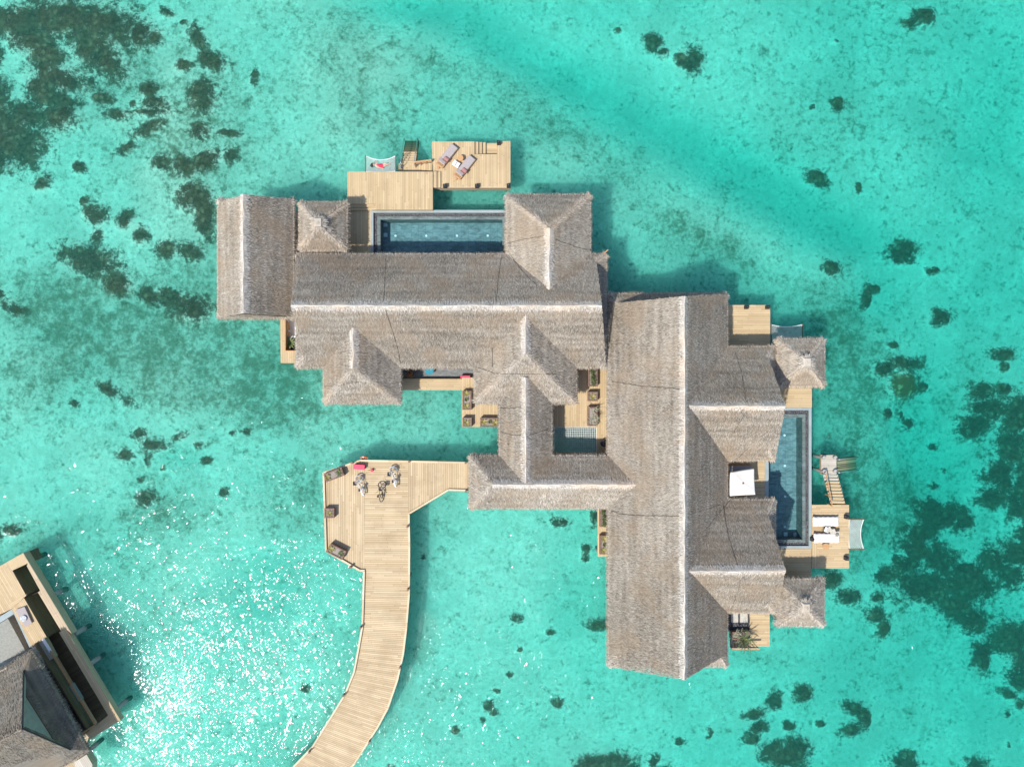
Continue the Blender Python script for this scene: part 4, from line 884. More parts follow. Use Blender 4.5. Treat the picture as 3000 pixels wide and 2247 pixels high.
planter('upper narrow planter on the ledge under the west eave of the tall villa', 1770, 1517, 25, 52, 0, 'shrub', 12, .45)
planter('lower narrow planter on the ledge under the west eave of the tall villa', 1770, 1596, 25, 55, 0, 'rosette', 13, .45)
t = planter('brown planter with long arching green stems above the louvre screen', 2170, 1862, 54, 22, 0, 'twig', 14, .6, 1.4)
p = W(2178, 1872, 2.1); mb = MB()
for k in range(46):
    an = random.uniform(0, 6.28); L = random.uniform(.4, 1.15); d = Vector((math.cos(an), math.sin(an), 0)); P = [Vector((p.x, p.y, 2.0)) + d * L * f + Vector((0, 0, .75 * math.sin(f * 2.3) * L)) for f in (0, .3, .6, .85, 1)]; s_ = Vector((-d.y, d.x, 0))
    for i in range(4):
        w0, w1 = (.012, .02, .024, .018, .003)[i], (.012, .02, .024, .018, .003)[i + 1]; mb.face([P[i] - s_ * w0, P[i] + s_ * w0, P[i + 1] + s_ * w1, P[i + 1] - s_ * w1], None)
mb.build('plant', M['leaf_dark'], t)
random.seed(21)

# ------------------------------------------------------------------ lanterns
def lantern_proto():
    p = W(1697 / 3.682 + 1000, 140 / 3.682 + 380, 1.9); t = thing('lantern', 'black lantern at the top edge of the sun deck beside the cut-in stair', 'lantern', (p.x, p.y, ZD), 'square black deck lanterns'); c = Vector((p.x, p.y, ZD)); mb = MB()
    for x in (-1, 1):
        for y in (-1, 1): mb.box(c + Vector((x * .12, y * .12, .16)), (.035, .035, .32))
    mb.box(c + Vector((0, 0, .015)), (.28, .28, .03)); mb.build('cage', M['black'], t)
    mb = MB(); mb.box(c + Vector((0, 0, .345)), (.30, .30, .05), None, 0, .02); mb.box(c + Vector((0, 0, .39)), (.16, .16, .05), None, 0, .02); mb.build('lid', M['black'], t)
    mb = MB(); mb.box(c + Vector((0, 0, .17)), (.2, .2, .27)); mb.build('glass', M['glass_dark'], t); mb = MB(); mb.torus(c + Vector((0, 0, .45)), .05, .008, Rx(math.pi / 2), 12, 5); mb.build('handle', M['steel'], t)
    return t
ln = lantern_proto()
for x, y, lb in ((1303.4, 544.9, 'black lantern at the lower left corner of the sun deck beside the steps'), (1397, 544.9, 'black lantern midway along the lower edge of the sun deck'), (1490, 544, 'black lantern on the lower right corner of the sun deck'),
                 (2188, 900, 'black lantern midway along the top edge of the empty deck beside the plain hammock'), (2250, 900, 'black lantern on the outer corner of the empty deck beside the plain hammock'),
                 (2482, 1515, 'black lantern beside the top corner of the hammock near two white loungers'), (2481, 1636, 'black lantern at the lower right edge of the deck with white loungers'), (2382, 1580, 'black lantern squeezed between the narrow pool and a white lounger')):
    p = W(x, y, 1.9); copy_tree(ln, (p.x, p.y, ZD), None, lb)

# ------------------------------------------------------------------ loungers
def lounger_proto():
    t = thing('sun_lounger', 'grey cushioned lounger nearer the sea stair, upper left of the pair', 'sun lounger', (0, 0, ZD), 'grey loungers on the sun deck')
    z = ZD; mb = MB()
    for s_ in (-1, 1): mb.box((0.05, s_ * .31, z + .26), (2.05, .05, .07))
    for k in range(5): mb.box((-.98 + .09 * k, 0, z + .27), (.05, .58, .03))
    for x in (.2, .6, 1.0): mb.box((x, 0, z + .26), (.07, .58, .04))
    mb.build('frame', M['teak_plain'], t)
    for x in (-.85, .9):
        for y in (-.3, .3): mb = MB(); mb.box((x, y, z + .115), (.07, .05, .23)); mb.build('leg', M['teak_plain'], t)
    for x in (-.82,): mb = MB(); mb.cyl((x - .28, 0, z + .1), .1, .04, 14); mb.build('wheel', M['teak_plain'], t)
    mb = MB(); mb.box((.33, 0, z + .345), (1.5, .64, .09), None, 0, .03); mb.box((-.52, 0, z + .40), (.36, .64, .09), Ry(.28), 0, .03); mb.build('mattress', M['mauve'], t)
    return t
lg = lounger_proto(); c1 = W(1308, 458, 1.95)
an = math.atan2(-(190 - 365), (1228 - 1088))   # foot direction in world
lg.location = (c1.x + .0, c1.y, ZD); lg.rotation_euler = (0, 0, an)
# builder used world z with parent z: shift children back
for ch in lg.children: ch.location.z = 0
c2 = W(1359.5, 491.5, 1.95); lg2 = copy_tree(lg, (c2.x, c2.y, ZD), an, 'grey cushioned lounger nearer the lanterns, lower right of the pair')
def cushion(label, x, y, rot, zz=2.03):
    p = W(x, y, zz); mb = MB(); mb.blob((0, 0, .0), (.15, .22, .07), 16, 8, 0, None, 0, .35); o = mb.build('cushion', M['pink'], None, smooth=True); o.location = (p.x, p.y, zz); o.rotation_euler = (0, -.1, rot)
    tag(o, label, 'cushion', 'pink cushions on the grey loungers'); m2 = MB(); m2.box((-.2, 0, .03), (.07, .5, .06), None, 0, .02); f = m2.build('folded_edge', M['planter']); f.parent = o
cushion('dusty pink cushion on the upper left grey lounger', 1307.5, 466.5, an, 2.08); cushion('dusty pink cushion on the lower right grey lounger', 1360.5, 500, an, 2.08)
def round_table(label, x, y, r, zt=ZD + .42):
    p = W(x, y, zt); t = thing('side_table', label, 'side table', (p.x, p.y, ZD), 'round teak side tables'); mb = MB()
    # slatted round top
    mb.cyl((p.x, p.y, zt - .03), r, .035, 26); mb.build('tabletop', M['teak'], t)
    for k in range(3):
        a = k * 2.094 + .5; mb = MB(); mb.box((p.x + math.cos(a) * r * .6, p.y + math.sin(a) * r * .6, ZD + (zt - ZD - .03) / 2), (.04, .04, zt - ZD - .03)); mb.build('leg', M['teak_plain'], t)
round_table('round slatted teak table between the two grey loungers', 1348.5, 463.5, .25); round_table('round slatted teak table beside the lower white lounger', 2419.8, 1601, .26)
# tray table with open book
p = W(1336, 481, ZD + .35); t = thing('tray_table', 'pale low tray table standing between the two grey loungers', 'side table', (p.x, p.y, ZD)); R = Rz(math.radians(-32)); mb = MB(); mb.box((p.x, p.y, ZD + .34), (.56, .44, .03), R)
mb.build('tabletop', M['white'], t)
for sx in (-1, 1):
    for sy in (-1, 1): q = Vector((p.x, p.y, ZD + .16)) + R @ Vector((sx * .24, sy * .18, 0)); mb = MB(); mb.box(q, (.03, .03, .33), R); mb.build('leg', M['black'], t)
mb = MB(); Bp_ = Vector((p.x, p.y, ZD + .372)); mb.box(Bp_ + R @ Vector((-.13, 0, 0)), (.22, .32, .025), R @ Ry(-.06)); mb.box(Bp_ + R @ Vector((.13, 0, 0)), (.22, .32, .025), R @ Ry(.06)); mb.box(Bp_ + Vector((0, 0, .008)), (.03, .34, .03), R, 1)
tag(mb.build('open_book', [M['book'], M['black']]), 'open white book lying on the tray table', 'book')
# white loungers
def white_lounger(label, x, y):
    z = 1.55; p = W(x, y, z + .4); t = thing('sun_lounger', label, 'sun lounger', (p.x, p.y, z), 'white towel covered loungers'); mb = MB(); L, Wd = 2.12, .76
    for s_ in (-1, 1): mb.box((p.x, p.y + s_ * .33, z + .24), (2.0, .05, .08))
    for k in range(8): mb.box((p.x - .9 + .257 * k, p.y, z + .27), (.06, .62, .03))
    mb.build('frame', M['teak_plain'], t)
    for sx in (-1, 1):
        for sy in (-1, 1): mb = MB(); mb.box((p.x + sx * .9, p.y + sy * .3, z + .1), (.06, .06, .2)); mb.build('leg', M['teak_plain'], t)
    mb = MB(); nx, ny = 26, 10
    def H(i, j):
        u, v = i / nx, j / ny; x_ = p.x + (u - .5) * L + (.012 * math.sin(j * 2.1) if i in (0, nx) else 0); y_ = p.y + (v - .5) * Wd + (.014 * math.sin(i * 1.3) if j in (0, ny) else 0)
        ed = min(u, 1 - u) * L; ed2 = min(v, 1 - v) * Wd; h = .14 * min(1, ed / .06) ** .5 * min(1, ed2 / .06) ** .5; return Vector((x_, y_, z + .28 + h + .008 * math.sin(i * 1.7 + j * .9) + (.10 * max(0, (.25 - u) / .25))))
    for i in range(nx):
        for j in range(ny): mb.face([H(i, j), H(i + 1, j), H(i + 1, j + 1), H(i, j + 1)], None)
    mb.build('towel_mattress', M['white'], t, smooth=True)
white_lounger('upper of the two white towel covered loungers, plain and empty', 2419.8, 1528.3); white_lounger('lower white towel covered lounger, with crumpled linen lying over its edge', 2422.3, 1577)
# tray and linen between
p = W(2422, 1552, 1.95); t = thing('tray_table', 'small dark framed tray table between the white loungers', 'side table', (p.x, p.y, 1.55)); R = Rz(math.radians(-22)); mb = MB(); mb.box((p.x, p.y, 1.95), (.42, .46, .03), R); mb.build('tabletop', M['white'], t); mb = MB()
for x, y, a, b in ((0, .23, .46, .04), (0, -.23, .46, .04), (.22, 0, .04, .42), (-.22, 0, .04, .42)): mb.box(Vector((p.x, p.y, 1.96)) + R @ Vector((x, y, 0)), (a, b, .06), R)
for sx in (-1, 1):
    for sy in (-1, 1): mb.box(Vector((p.x, p.y, 1.74)) + R @ Vector((sx * .18, sy * .19, 0)), (.03, .03, .38), R)
mb.build('frame', M['black'], t)
mb = MB(); c = W(2440, 1558, 2.0); nx, ny = 16, 8
def Hc(i, j): u, v = i / nx - .5, j / ny - .5; q = Rz(math.radians(-30)) @ Vector((u * 1.05, v * .42 * (1 + .35 * math.sin(i)), 0)); return Vector((c.x + q.x, c.y + q.y, 2.04 + .035 * math.sin(i * 1.9 + j * 2.3) + .02 * math.sin(j * 3.1)))
for i in range(nx):
    for j in range(ny): mb.face([Hc(i, j), Hc(i + 1, j), Hc(i + 1, j + 1), Hc(i, j + 1)], None)
o = mb.build('linen_shirt', M['slab'], smooth=True); tag(o, 'crumpled beige linen shirt draped across the lower white lounger', 'shirt')
p = W(2453, 1566, 2.1); mb = MB(); mb.blob((p.x, p.y, 2.12), (.09, .09, .05), 12, 6); mb.torus((p.x, p.y, 2.1), .12, .02, None, 16, 6); tag(mb.build('sun_hat', M['basket'], smooth=True), 'small dark round hat on the end of the lower white lounger', 'hat')

# ------------------------------------------------------------------ umbrella and terrace
t = thing('umbrella', 'square white canvas umbrella over the shaded terrace', 'umbrella', W(2178, 1416, ZD)); zc, ze_ = 4.15, 3.75; ap = W(2177.5, 1416, zc); cs = [W(2141, 1384, ze_), W(2209.5, 1373, ze_), W(2213, 1449, ze_), W(2139.5, 1453, ze_)]
mb = MB(); n = 12
for k in range(4):
    a, b = cs[k], cs[(k + 1) % 4]
    def G(i, j):     # i from apex to edge, j along the edge
        f = i / n; p_ = ap.lerp(a.lerp(b, j / n), f); return p_ + Vector((0, 0, -.10 * math.sin(math.pi * j / n) * f - .02 * math.sin(f * 3.1)))
    for i in range(n):
        for j in range(n): mb.face([G(i, j), G(i + 1, j), G(i + 1, j + 1), G(i, j + 1)], None)
    for j in range(n): mb.face([G(n, j), G(n, j) - Vector((0, 0, .2)), G(n, j + 1) - Vector((0, 0, .2)), G(n, j + 1)], None)
mb.build('canopy', M['umbrella'], t, smooth=True)
mb = MB(); mb.tube([(ap.x, ap.y, ZD), (ap.x, ap.y, zc + .02)], .03, 10); mb.build('pole', M['teak_plain'], t); mb = MB(); mb.cyl((ap.x, ap.y, zc - .02), .085, .07, 14, 0, .05); mb.build('finial', M['planter'], t); mb = MB(); mb.box((ap.x, ap.y, ZD + .05), (.6, .6, .1), None, 0, .02); mb.build('base', M['black'], t)
for k in range(4): mb = MB(); mb.tube([ap - Vector((0, 0, .1)), cs[k] - Vector((0, 0, .03))], .014, 5); mb.build('rib', M['teak_plain'], t)
p = W(2175, 1377, 1.9); t = thing('daybed', 'grey cushioned daybed under the thatched eave behind the umbrella', 'daybed', (p.x, p.y, ZD)); mb = MB(); mb.box((p.x - .2, p.y, ZD + .15), (1.9, .8, .3)); mb.build('frame', M['teak_plain'], t); mb = MB(); mb.box((p.x - .2, p.y, ZD + .38), (1.85, .75, .16), None, 0, .04); mb.build('mattress', M['mauve'], t)
# sunken terrace furniture
p = W(1257.6, 1085, 1.6); t = thing('round_stool', 'round turquoise table on the grey tiled terrace', 'table', (p.x, p.y, 1.1)); mb = MB(); mb.cyl((p.x, p.y, 1.55), .36, .05, 26); mb.build('tabletop', M['turq'], t); mb = MB(); mb.cyl((p.x, p.y, 1.1), .2, .45, 16, 0, .08); mb.build('pedestal', M['turq'], t)
p = W(1204, 1096, 1.5); t = thing('potted_plant', 'dark pot with orange flowers on the grey tiled terrace', 'potted plant', (p.x, p.y, 1.1)); mb = MB(); mb.cyl((p.x, p.y, 1.1), .18, .4, 16, 0, .26); mb.build('pot', M['glass_dark'], t); shrub(t, p.x, p.y, 1.5, .35, .35, .3, 160, 'leaf_dark'); shrub(t, p.x, p.y, 1.6, .3, .3, .2, 110, 'orange').name = 'flower'
p = W(1363, 1104, 1.6); t = thing('bench', 'magenta topped bench on the grey tiled terrace', 'bench', (p.x, p.y, 1.1)); mb = MB(); mb.box((p.x, p.y, 1.53), (.8, .22, .1), None, 0, .02); mb.build('seat', M['magenta'], t)
for sx in (-1, 1): mb = MB(); mb.box((p.x + sx * .33, p.y, 1.29), (.06, .2, .38)); mb.build('leg', M['black'], t)
p = W(1767, 1298, 1.8); t = thing('garden_chair', 'small dark wicker chair half hidden by the eave beside the cargo net', 'chair', (p.x, p.y, ZD)); mb = MB(); mb.cyl((p.x, p.y, ZD + .38), .26, .07, 16); mb.build('seat', M['black'], t); mb = MB(); mb.torus((p.x + .05, p.y, ZD + .7), .26, .03, Ry(1.2), 18, 6); mb.build('backrest', M['black'], t)
for k in range(4): a = k * 1.57 + .78; mb = MB(); mb.tube([(p.x + .2 * math.cos(a), p.y + .2 * math.sin(a), ZD), (p.x + .16 * math.cos(a), p.y + .16 * math.sin(a), ZD + .4)], .015, 5); mb.build('leg', M['black'], t)

# ------------------------------------------------------------------ nets
def net(fn, nu, nv, diag, r, seg=24):
    """fn(u,v) in [0,1]^2 -> point"""
    mb = MB()
    def line(p0, p1):
        k = max(2, int(seg * math.hypot(p1[0] - p0[0], p1[1] - p0[1]))); mb.tube([fn(p0[0] + (p1[0] - p0[0]) * i / k, p0[1] + (p1[1] - p0[1]) * i / k) for i in range(k + 1)], r, 3, 0, False)
    if diag:
        for sgn in (1, -1):
            for k in range(-nv, nu + nv + 1):
                # line x - sgn*y = k in cell units
                pts = []
                x0 = k / 1.0
                a = (x0, 0.) if sgn > 0 else (x0, 0.)
                b = (x0 + sgn * nv, float(nv)); t0, t1 = 0., 1.; dx = b[0] - a[0]
                for lo, hi in ((0., float(nu)),):
                    ta, tb_ = (lo - a[0]) / dx, (hi - a[0]) / dx; t0 = max(t0, min(ta, tb_)); t1 = min(t1, max(ta, tb_))
                if t1 - t0 > .01: line(((a[0] + dx * t0) / nu, t0), ((a[0] + dx * t1) / nu, t1))
    else:
        for i in range(nu + 1): line((i / nu, 0), (i / nu, 1))
        for j in range(nv + 1): line((0, j / nv), (1, j / nv))
    return mb
def hammock(label, o, u, v, bow, mat='rope', zz=1.75, nu=15, nv=7):
    """o: attached corner px, u: px vector along the deck edge, v: px vector outwards; bow: how far the free edge curves in"""
    z0 = zz; U = W(o[0] + u[0], o[1] + u[1], z0) - W(o[0], o[1], z0); V = W(o[0] + v[0], o[1] + v[1], z0) - W(o[0], o[1], z0); O = W(o[0], o[1], z0)
    t = thing('hammock_net', label, 'hammock', O + (U + V) / 2, 'rope hammock nets hung over the sea'); 
    def fn(a, b): w = 4 * a * (1 - a); return O + U * a + V * (b * (1 - bow * w)) - Vector((0, 0, .22 * w * (.35 + .65 * math.sin(math.pi * min(1, b * .8)))))
    net(fn, nu, nv, True, .013).build('net', M[mat], t)
    mb = MB(); mb.tube([fn(i / 16, 1) for i in range(17)], .025, 6); mb.tube([fn(i / 16, 0.01) for i in range(17)], .02, 6); mb.build('edge_rope', M[mat], t)
    for a in (0, 1): mb = MB(); mb.tube([O + U * a - V * .04, O + U * a + V * 1.03], .045, 8); mb.build('side_pole', M['trim'], t)
    return fn
hf = hammock('white rope hammock with a woman in a red swimsuit lying on it', (1071, 503), (88, 0), (0, -46), .22, 'rope', 1.95)
hammock('plain empty white rope hammock above the square thatched pavilion', (2260, 1003), (91, 0), (0, -52), .12, 'rope', 1.55)
hammock('empty white rope hammock beside the deck with two white loungers', (2488, 1521), (0, 87), (43, 0), .16, 'rope', 1.6)
a, b = W(1624, 1252, 1.55), W(1747, 1326, 1.55)
t = thing('cargo_net', 'square mesh rope net stretched over the sea in the courtyard', 'net', (a + b) / 2)
fnn = lambda u, v: Vector((a.x + (b.x - a.x) * u, a.y + (b.y - a.y) * v, 1.56 - .18 * math.sin(math.pi * u) * math.sin(math.pi * v)))
net(fnn, 23, 14, False, .02, 18).build('net', M['rope_teal'], t); mb = MB(); 
for e in (((0, 0), (1, 0)), ((1, 0), (1, 1)), ((1, 1), (0, 1)), ((0, 1), (0, 0))): mb.tube([fnn(e[0][0] + (e[1][0] - e[0][0]) * i / 8, e[0][1] + (e[1][1] - e[0][1]) * i / 8) for i in range(9)], .03, 6)
mb.build('edge_rope', M['rope_teal'], t)

# ------------------------------------------------------------------ woman on the hammock
def skin_mesh(name, verts, edges, radii, mat, parent, root=0, sub=2):
    me = bpy.data.meshes.new(name); me.from_pydata([tuple(v) for v in verts], edges, []); me.materials.append(mat)
    o = bpy.data.objects.new(name, me); COL.objects.link(o); sk = o.modifiers.new('skin', 'SKIN'); me.skin_vertices or None
    if not me.skin_vertices: bpy.context.view_layer.update()
    for i, r in enumerate(radii): sv = me.skin_vertices[0].data[i]; sv.radius = (r, r) if not isinstance(r, tuple) else r; sv.use_root = (i == root)
    sk.use_smooth_shade = True; ss = o.modifiers.new('sub', 'SUBSURF'); ss.levels = ss.render_levels = sub
    o.parent = parent; return o
def woman():
    z = 1.90; org = W(1118, 487, z); t = thing('person', 'woman in a red swimsuit lying on the rope hammock with one arm behind her head', 'person', org)
    k = 1 / 3.682; s = (ZC - z) / FP
    def P(x, y, dz): q = W(1000 + x * k, 380 + y * k, z); return Vector((q.x - org.x, q.y - org.y, dz))
    V = []; E = []; Rr = []
    def add(p, r, par=None): V.append(p); Rr.append(r); i = len(V) - 1; (E.append((par, i)) if par is not None else None); return i
    pel = add(P(438, 397, .05), (.15, .10)); wst = add(P(415, 392, .06), (.11, .085), pel); che = add(P(390, 387, .08), (.14, .10), wst); nkb = add(P(371, 384, .09), (.07, .06), che); nk = add(P(362, 383, .12), .045, nkb)
    h1 = add(P(352, 382, .15), .075, nk); h2 = add(P(341, 380, .17), .085, h1)
    def fingers(w, d, side):
        hp = add(V[w] + d * .08, (.04, .018), w)
        for j in range(4):
            o_ = side * ((j - 1.5) * .02); a_ = add(V[hp] + d * .03 + o_, .009, hp); L = (.032, .038, .036, .028)[j]; b_ = add(V[a_] + d * L + Vector((0, 0, .008)), .008, a_); add(V[b_] + d * L * .8 - Vector((0, 0, .006)), .007, b_)
        a_ = add(V[w] + d * .04 + side * .045, .010, w); add(V[a_] + (d + side).normalized() * .035, .009, a_)
    s1 = add(P(376, 368, .08), .055, che); e1 = add(P(383, 346, .10), .04, s1); w1 = add(P(362, 352, .14), .03, e1); fingers(w1, (V[h2] - V[w1]).normalized(), Vector((0, 0, 1)))
    s2 = add(P(378, 402, .07), .055, che); e2 = add(P(405, 412, .07), .04, s2); w2 = add(P(434, 420, .05), .03, e2); fingers(w2, Vector((1, -.1, 0)).normalized(), Vector((.1, 1, 0)).normalized())
    for (hx, kn, an_, ft) in (((446, 389), (482, 372, .20), (514, 388, .05), (530, 386, .05)), ((447, 405), (478, 392, .12), (520, 372, .14), (542, 364, .13))):
        hp = add(P(hx[0], hx[1], .05), .09, pel); th = add(P((hx[0] + kn[0]) / 2, (hx[1] + kn[1]) / 2, (.05 + kn[2]) / 2), .078, hp); kk = add(P(*kn), .055, th); cf = add(P((kn[0] * .6 + an_[0] * .4), (kn[1] * .6 + an_[1] * .4), (kn[2] * .6 + an_[2] * .4)), .052, kk)
        aa = add(P(*an_), .033, cf); add(P(*ft) + Vector((0, 0, .03)), (.035, .02), aa)
    body_ = skin_mesh('body', V, E, Rr, M['skin'], t, 0)
    # face
    mb = MB(); hc = V[h2] + org
    mb.blob(hc + Vector((.045, 0, .078)), (.018, .012, .02), 8, 5); mb.build('nose', M['skin'], t, smooth=True)
    for sy in (-1, 1): mb = MB(); mb.blob(hc + Vector((.01, sy * .032, .072)), (.01, .014, .012), 8, 5); mb.build('eye', M['hair'], t)
    mb = MB(); mb.blob(hc + Vector((.075, 0, .055)), (.01, .022, .01), 8, 5); mb.build('mouth', M['swim'], t)
    # hair spread on the net, west of the head
    mb = MB(); mb.blob(hc + Vector((-.035, 0, -.005)), (.10, .105, .085), 12, 8, 0, None, .05); mb.blob(hc + Vector((-.10, -.10, -.07)), (.12, .10, .04), 12, 8, 0, None, .08); mb.blob(hc + Vector((-.05, -.19, -.08)), (.10, .07, .03), 10, 6, 0, None, .1); mb.build('hair', M['hair'], t, smooth=True)
    # swimsuit: its own slightly larger shell over the torso
    TV = [V[pel] + Vector((.02, 0, .004)), V[pel], V[wst], V[che], V[che].lerp(V[nkb], .35), V[s1].lerp(V[che], .6), V[s2].lerp(V[che], .6)]
    skin_mesh('swimsuit', TV, [(0, 1), (1, 2), (2, 3), (3, 4), (3, 5), (3, 6)], [(.13, .10), (.158, .112), (.118, .095), (.148, .11), (.08, .08), (.05, .08), (.05, .08)], M['swim'], t, 1)
woman()

# ------------------------------------------------------------------ bicycles
def bicycle(label, px, py, rot, lean, paint, tyre, flop, group='bicycles parked on the jetty platform'):
    """px,py: rear wheel contact; local x forward"""
    p = W(px, py, ZD); t = thing('bicycle', label, 'bicycle', (p.x, p.y, ZD), group); R = Rz(rot) @ Rx(lean); o = Vector((p.x, p.y, ZD)); r = .33; wb = 1.04
    def T(x, y, z): return o + R @ Vector((x, y, z))
    XY = R @ Rx(math.pi / 2)
    def wheel(c, Rm, fender):
        w = bpy.data.objects.new('wheel', None); COL.objects.link(w); w.parent = t; w.location = c - o
        mb = MB(); mb.torus(c, r - .02, .034, Rm, 30, 7); mb.build('tyre', M[tyre], w, smooth=True)
        mb = MB(); mb.torus(c, r - .05, .012, Rm, 30, 5); mb.build('rim', M['steel'], w, smooth=True)
        mb = MB()
        for k in range(14): a = k * 2 * math.pi / 14; mb.tube([c, c + Rm @ Vector(((r - .05) * math.cos(a), (r - .05) * math.sin(a), 0))], .0035, 3)
        mb.tube([c + Rm @ Vector((0, 0, -.05)), c + Rm @ Vector((0, 0, .05))], .025, 8); mb.build('spokes', M['steel'], w)
    wheel(T(0, 0, r), XY, True)
    head = T(wb - .18, 0, .80); bb = T(.43, 0, .29); st_ = T(.27, 0, .78); ra = T(0, 0, r); hb = T(wb - .12, 0, .62)
    mb = MB()
    for a, b, q in ((ra, bb, .014), (ra, st_, .012), (bb, st_, .020), (bb, hb, .024), (st_, head, .020), (head, hb, .024), (st_, T(.24, 0, .93), .014)): mb.tube([a, b], q, 7)
    mb.build('frame', M[paint], t, smooth=False)
    # front wheel: turned and flopped
    Rf = Rz(rot + flop[0]) @ Rx(flop[1]); cz = r * abs(math.cos(flop[1])); fa = hb + R @ Vector((.13, 0, 0)); fc = Vector((fa.x, fa.y, ZD + cz + .01)); Rm = Rf @ Rx(math.pi / 2); wheel(fc, Rm, True)
    mb = MB(); ax_ = Rm @ Vector((0, 0, 1)); crn = hb - Vector((0, 0, .05))
    for s_ in (-1, 1): mb.tube([crn + ax_ * .06 * s_, fc + ax_ * .06 * s_], .013, 6)
    mb.tube([crn - ax_ * .06, crn + ax_ * .06], .016, 6); mb.build('fork', M[paint], t)
    top = head + (head - hb).normalized() * .22; hd = Rz(rot + flop[0]) @ Vector((0, 1, 0)); bk = Rz(rot + flop[0]) @ Vector((-1, 0, 0)); mb = MB()
    mb.tube([top + hd * .30 + bk * .18, top + hd * .26 + bk * .04, top + hd * .05, top - hd * .05, top - hd * .26 + bk * .04, top - hd * .30 + bk * .18], .013, 6); mb.tube([head, top], .014, 6); mb.build('handlebar', M['steel'] if paint == 'bike_white' else M['black'], t)
    bc_ = top + Rz(rot + flop[0]) @ Vector((.18, 0, -.08)); mb = MB(); RB = Rz(rot + flop[0])
    for x, y, a, b in ((0, .15, .26, .015), (0, -.15, .26, .015), (.13, 0, .015, .3), (-.13, 0, .015, .3)): mb.box(bc_ + RB @ Vector((x, y, 0)), (a, b, .2), RB)
    mb.box(bc_ + Vector((0, 0, -.1)), (.26, .3, .015), RB); mb.build('basket', M['basket'], t)
    mb = MB(); sc = T(.22, 0, .95); mb.blob(sc, (.13, .07, .035), 12, 7, 0, R); mb.blob(sc + R @ Vector((-.05, 0, 0)), (.075, .11, .035), 12, 7, 0, R); mb.build('saddle', M['rubber'], t, smooth=True)
    # mudguards, chain case, pedals
    for c, Rm2 in ((T(0, 0, r), XY), (fc, Rm)):
        if paint != 'bike_white': break
        mb = MB(); n = 12
        for i in range(n):
            a0 = math.pi * (.05 + .95 * i / n); a1 = math.pi * (.05 + .95 * (i + 1) / n); q = lambda a, s_: c + Rm2 @ Vector(((r + .035) * math.cos(a), (r + .035) * math.sin(a), s_ * .045)); q2 = lambda a, s_: c + Rm2 @ Vector(((r + .027) * math.cos(a), (r + .027) * math.sin(a), s_ * .045))
            mb.face([q(a0, -1), q(a0, 1), q(a1, 1), q(a1, -1)]); mb.face([q2(a0, 1), q2(a0, -1), q2(a1, -1), q2(a1, 1)])
        mb.build('mudguard', M[paint], t)
    mb = MB(); mb.box((ra + bb) / 2 + R @ Vector((0, -.05, .02)), (.5, .035, .1), Rz(rot) @ Rx(lean) @ Ry(.08)); mb.build('chain_case', M[paint], t)
    for s_ in (-1, 1): mb = MB(); q = bb + R @ Vector((s_ * .16, s_ * .1, -.03 * s_)); mb.tube([bb + R @ Vector((0, s_ * .06, 0)), q], .012, 5); mb.box(q + R @ Vector((0, s_ * .05, 0)), (.09, .09, .025), R); mb.build('pedal', M['rubber'], t)
    mb = MB(); mb.tube([bb, Vector((bb.x, bb.y, ZD)) + Rz(rot) @ Vector((-.05, .2, .01))], .011, 5); mb.build('kickstand', M['steel'], t)
fl = math.radians
bicycle('left white bicycle with a wicker basket, nearer the magenta chest', 1069, 1436, math.atan2(46, -14) , -.22, 'bike_white', 'grey_rubber', (fl(75), .92))
bicycle('right white bicycle with a dark basket, near the top edge of the jetty', 1164, 1412, math.atan2(48, -8), -.20, 'bike_white', 'grey_rubber', (fl(78), .92))
bicycle('black bicycle standing lowest of the three on the jetty', 1124.5, 1457, math.atan2(44, 5), -.36, 'black', 'rubber', (fl(-88), .90))
# magenta chest
p = W(1052, 1368, ZD + .42); t = thing('storage_chest', 'magenta chest, shade coloured into its dark side, standing on the jetty near the bicycles', 'chest', (p.x, p.y, ZD)); R = Rz(math.radians(-4)); mb = MB(); mb.box((p.x, p.y, ZD + .2), (.84, .34, .4), R); mb.build('box', M['planter'], t)  # box sides coloured dark to stand for shade
mb = MB(); mb.box((p.x, p.y, ZD + .42), (.90, .39, .05), R, 0, .015); mb.build('lid', M['magenta'], t)
p = W(1089, 1378, ZD + .2); t = thing('watering_can', 'small pink watering can on the boards beside the magenta chest', 'watering can', (p.x, p.y, ZD)); mb = MB(); mb.cyl((p.x, p.y, ZD), .12, .24, 14, 0, .10); mb.build('can', M['magenta'], t); mb = MB(); mb.tube([(p.x - .1, p.y, ZD + .08), (p.x - .28, p.y + .04, ZD + .26)], [.025, .018], 6); mb.build('spout', M['black'], t)
mb = MB(); mb.torus((p.x + .1, p.y, ZD + .18), .09, .012, Rx(math.pi / 2), 14, 5); mb.build('handle', M['magenta'], t)
# life ring on the jetty's outer edge
p = W(1066, 1342, 1.75); t = thing('life_ring', 'orange and white life ring hanging outside the jetty edge', 'life ring', (p.x, p.y, 1.2)); mb = MB(); n = 24
Rl = Rx(1.15)
for i in range(n):
    for j in range(8):
        def P_(a_, b_): A_, B_ = 2 * math.pi * a_ / n, 2 * math.pi * b_ / 8; return Vector((p.x, p.y, 1.62)) + Rl @ Vector(((.26 + .06 * math.cos(B_)) * math.cos(A_), (.26 + .06 * math.cos(B_)) * math.sin(A_), .06 * math.sin(B_)))
        mb.face([P_(i, j), P_(i + 1, j), P_(i + 1, j + 1), P_(i, j + 1)], None, 1 if (i % 6) == 0 else 0)
mb.build('ring', [M['orange'], M['white']], t)

